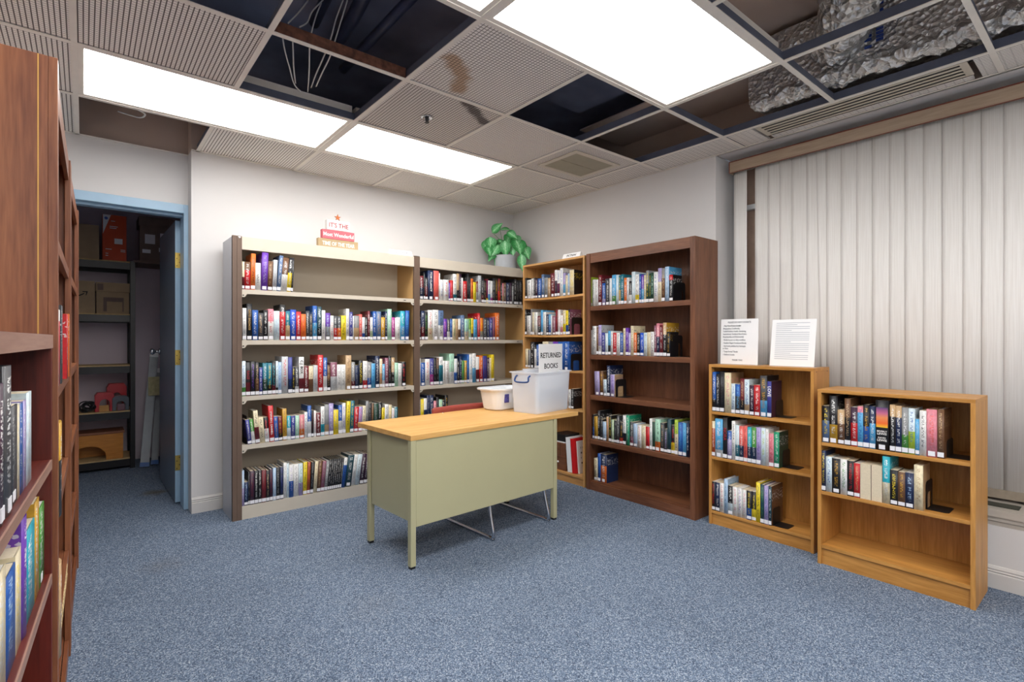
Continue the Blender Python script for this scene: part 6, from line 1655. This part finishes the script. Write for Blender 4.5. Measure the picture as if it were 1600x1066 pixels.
m = MB().box(.04, .12, -.0012, -.0002, .17, .26); m.box(.16, .20, -.0012, -.0002, .2, .28); m.box(.02, .085, -.0012, -.0002, .08, .115); m.box(.15, .19, -.0012, -.0002, .1, .14); m.build('shipping_label', M['label'], t)
MB().box(.36, .80, 5.98, 6.42, 1.925, 1.945).build('wall_shelf', M['carddk'])
tag(bpy.data.objects['wall_shelf'], 'dark wall shelf under the labelled carton in the closet', 'shelf')
carton(.40, 6.03, 2.288, .36, .30, .09, 'flat dark box lid lying on the labelled carton', 'carddk')
t = carton(-.14, 6.03, 1.44, .215, .30, .29, 'parcel carton with a black curved arrow on the second closet shelf', 'card')
a_ = [(.02 + .12 * k / 10, .165 - .022 * math.sin(PI * k / 10) + .01 * k / 10) for k in range(11)]
MB().prism([(p, q + .006) for p, q in a_] + [(p, q - .004) for p, q in reversed(a_)], 'y', -.0012, -.0002).prism([(.128, .196), (.165, .196), (.155, .160), (.150, .160), (.155, .188), (.128, .188)], 'y', -.0012, -.0002).build('curved_arrow', M['ink'], t)
t = carton(.085, 6.04, 1.44, .24, .28, .20, 'open square carton with nested flaps on the second closet shelf', 'card')
MB().box(.05, .20, -.0012, -.0002, .02, .15).build('flap', M['carddk'], t); MB().box(.075, .19, -.002, -.0012, .02, .11).build('flap', M['card'], t)
t = carton(.08, 6.03, 1.641, .25, .28, .085, 'flat carton lying on the open square carton', 'card')
MB().box(.012, .055, -.0012, -.0002, .012, .07).build('printed_square', M['carddk'], t)
# red card shoes
def shoe(x, y, z, w_, h, m_, label):
    t = thing('card_shoe', label, 'dealing shoe', (x, y, z + .0005), .05)
    N = 8; arch = [(w_ * .5 + w_ * .26 * math.cos(PI * k / N), h * .42 + h * .22 * math.sin(PI * k / N)) for k in range(N + 1)]
    pts = [(0, 0), (0, h * .85), (.02, h), (w_ - .02, h), (w_, h * .85), (w_, 0), (w_ * .76, 0)] + arch + [(w_ * .24, 0)]
    MB().prism(pts, 'y', 0, .10).build('shell', M[m_], t, bevel=.003)
    return t
M['greypl'] = mat('grey_plastic', '555c66', .4)
shoe(.075, 6.04, .54, .14, .175, 'redsteel', 'bright red arched hole punch on the closet shelf, in front')
shoe(.165, 6.18, .54, .15, .245, 'redsteel', 'larger dull red arched hole punch standing behind')
shoe(.20, 6.03, .54, .125, .135, 'greypl', 'grey arched hole punch beside the red one on the closet shelf')
o = MB().box(.105, .175, 6.025, 6.035, .541, .60).build('wooden_block', M['oakx'], bevel=.001); tag(o, 'small orange wooden block in front of the bright red hole punch', 'block')
o = MB().box(.235, .295, 6.016, 6.028, .541, .605).build('tape_roll', mat('dusky_mauve', '7a5560', .4), bevel=.008); tag(o, 'small mauve box in the arch of the grey hole punch', 'box')
random.seed(11); m = MB()
for k in range(9):
    cx_, cz_, rx_, rz_, ph = .022 + .018 * math.sin(k * 2.1), .590 + .012 * math.cos(k * 1.7), .034 + .010 * random.random(), .026 + .014 * random.random(), k * .5
    m.tube([(cx_ + rx_ * math.cos(2 * PI * q / 18 + ph), 6.03 + .012 * k + .006 * math.sin(q), cz_ + rz_ * math.sin(2 * PI * q / 18 + ph)) for q in range(19)], .0055, 6)
o = m.build('cable_bundle', M['bplast'], smooth=True); tag(o, 'tangled black cable coiled on the closet shelf', 'cable')
t = thing('step_stool', 'small honey wooden step stool with an arched front on the bottom closet shelf', 'stool', (-.22, 6.02, .1005))
N = 14; arch = [(.25 + .125 * math.cos(PI * k / N), .03 + .105 * math.sin(PI * k / N)) for k in range(N + 1)]
MB().prism([(0, 0), (0, .235), (.50, .235), (.50, 0), (.375, 0)] + arch + [(.125, 0)], 'y', 0, .02).build('front_panel', M['fine'], t)
MB().box(0, .5, .24, .26, 0, .235).build('rear_panel', M['fine'], t)
MB().box(-.01, .51, -.01, .27, .2355, .255).build('stool_top', M['cherryx'], t, bevel=.002)
# brackets leaning in the closet
def leaner(name, label, x0, y0, x1, y1, ztop, w_, th, m_, tip=None, zb=0.001):
    t = thing(name, label, 'bracket')
    a_, b_ = Vector((x0, y0, zb)), Vector((x1, y1, ztop)); d = (b_ - a_); L = d.length; d.normalize()
    xv = Vector((1, 0, 0)); xv = (xv - d * xv.dot(d)).normalized(); yv = d.cross(xv)
    t.matrix_basis = Matrix.Translation(a_) @ Matrix((xv, yv, d)).transposed().to_4x4()
    m = MB().box(0, w_, 0, th, 0, L).box(.004, .010, -.006, 0, 0, L).box(w_ - .010, w_ - .004, -.006, 0, 0, L)
    m.build('rail', M[m_], t)
    if tip: MB().box(-.002, w_ + .002, -.008, th + .002, -.0, .04).build('end_cap', M[tip], t); MB().box(-.001, w_ + .001, -.007, th + .001, L - .05, L - .004).build('top_cap', M['white'], t)
    return t
M['bluecap'] = mat('blue_cap', '2a5a9c', .4)
leaner('metal_rail', 'long aluminium rail with blue foot leaning in the closet, taped near its top', .40, 5.93, .50, 6.20, 1.08, .070, .02, 'alum', 'bluecap', .012)
leaner('metal_rail', 'shorter aluminium rail leaning behind the taped one', .49, 5.98, .56, 6.24, .92, .055, .02, 'alum', 'bluecap', .012)
leaner('wooden_lath', 'narrow wooden lath leaning beside the open closet door', .57, 5.90, .61, 6.22, .60, .03, .02, 'oakz', None)
# masking tape wrapped on the first rail
o = MB().box(.475, .565, 6.075, 6.085, .66, .84).build('masking_tape', mat('masking_tape', 'b5ad84', .8, var=.15, vscale=60)); o.parent = bpy.data.objects['metal_rail']; o.matrix_parent_inverse = bpy.data.objects['metal_rail'].matrix_basis.inverted()
o.name = 'masking_tape'
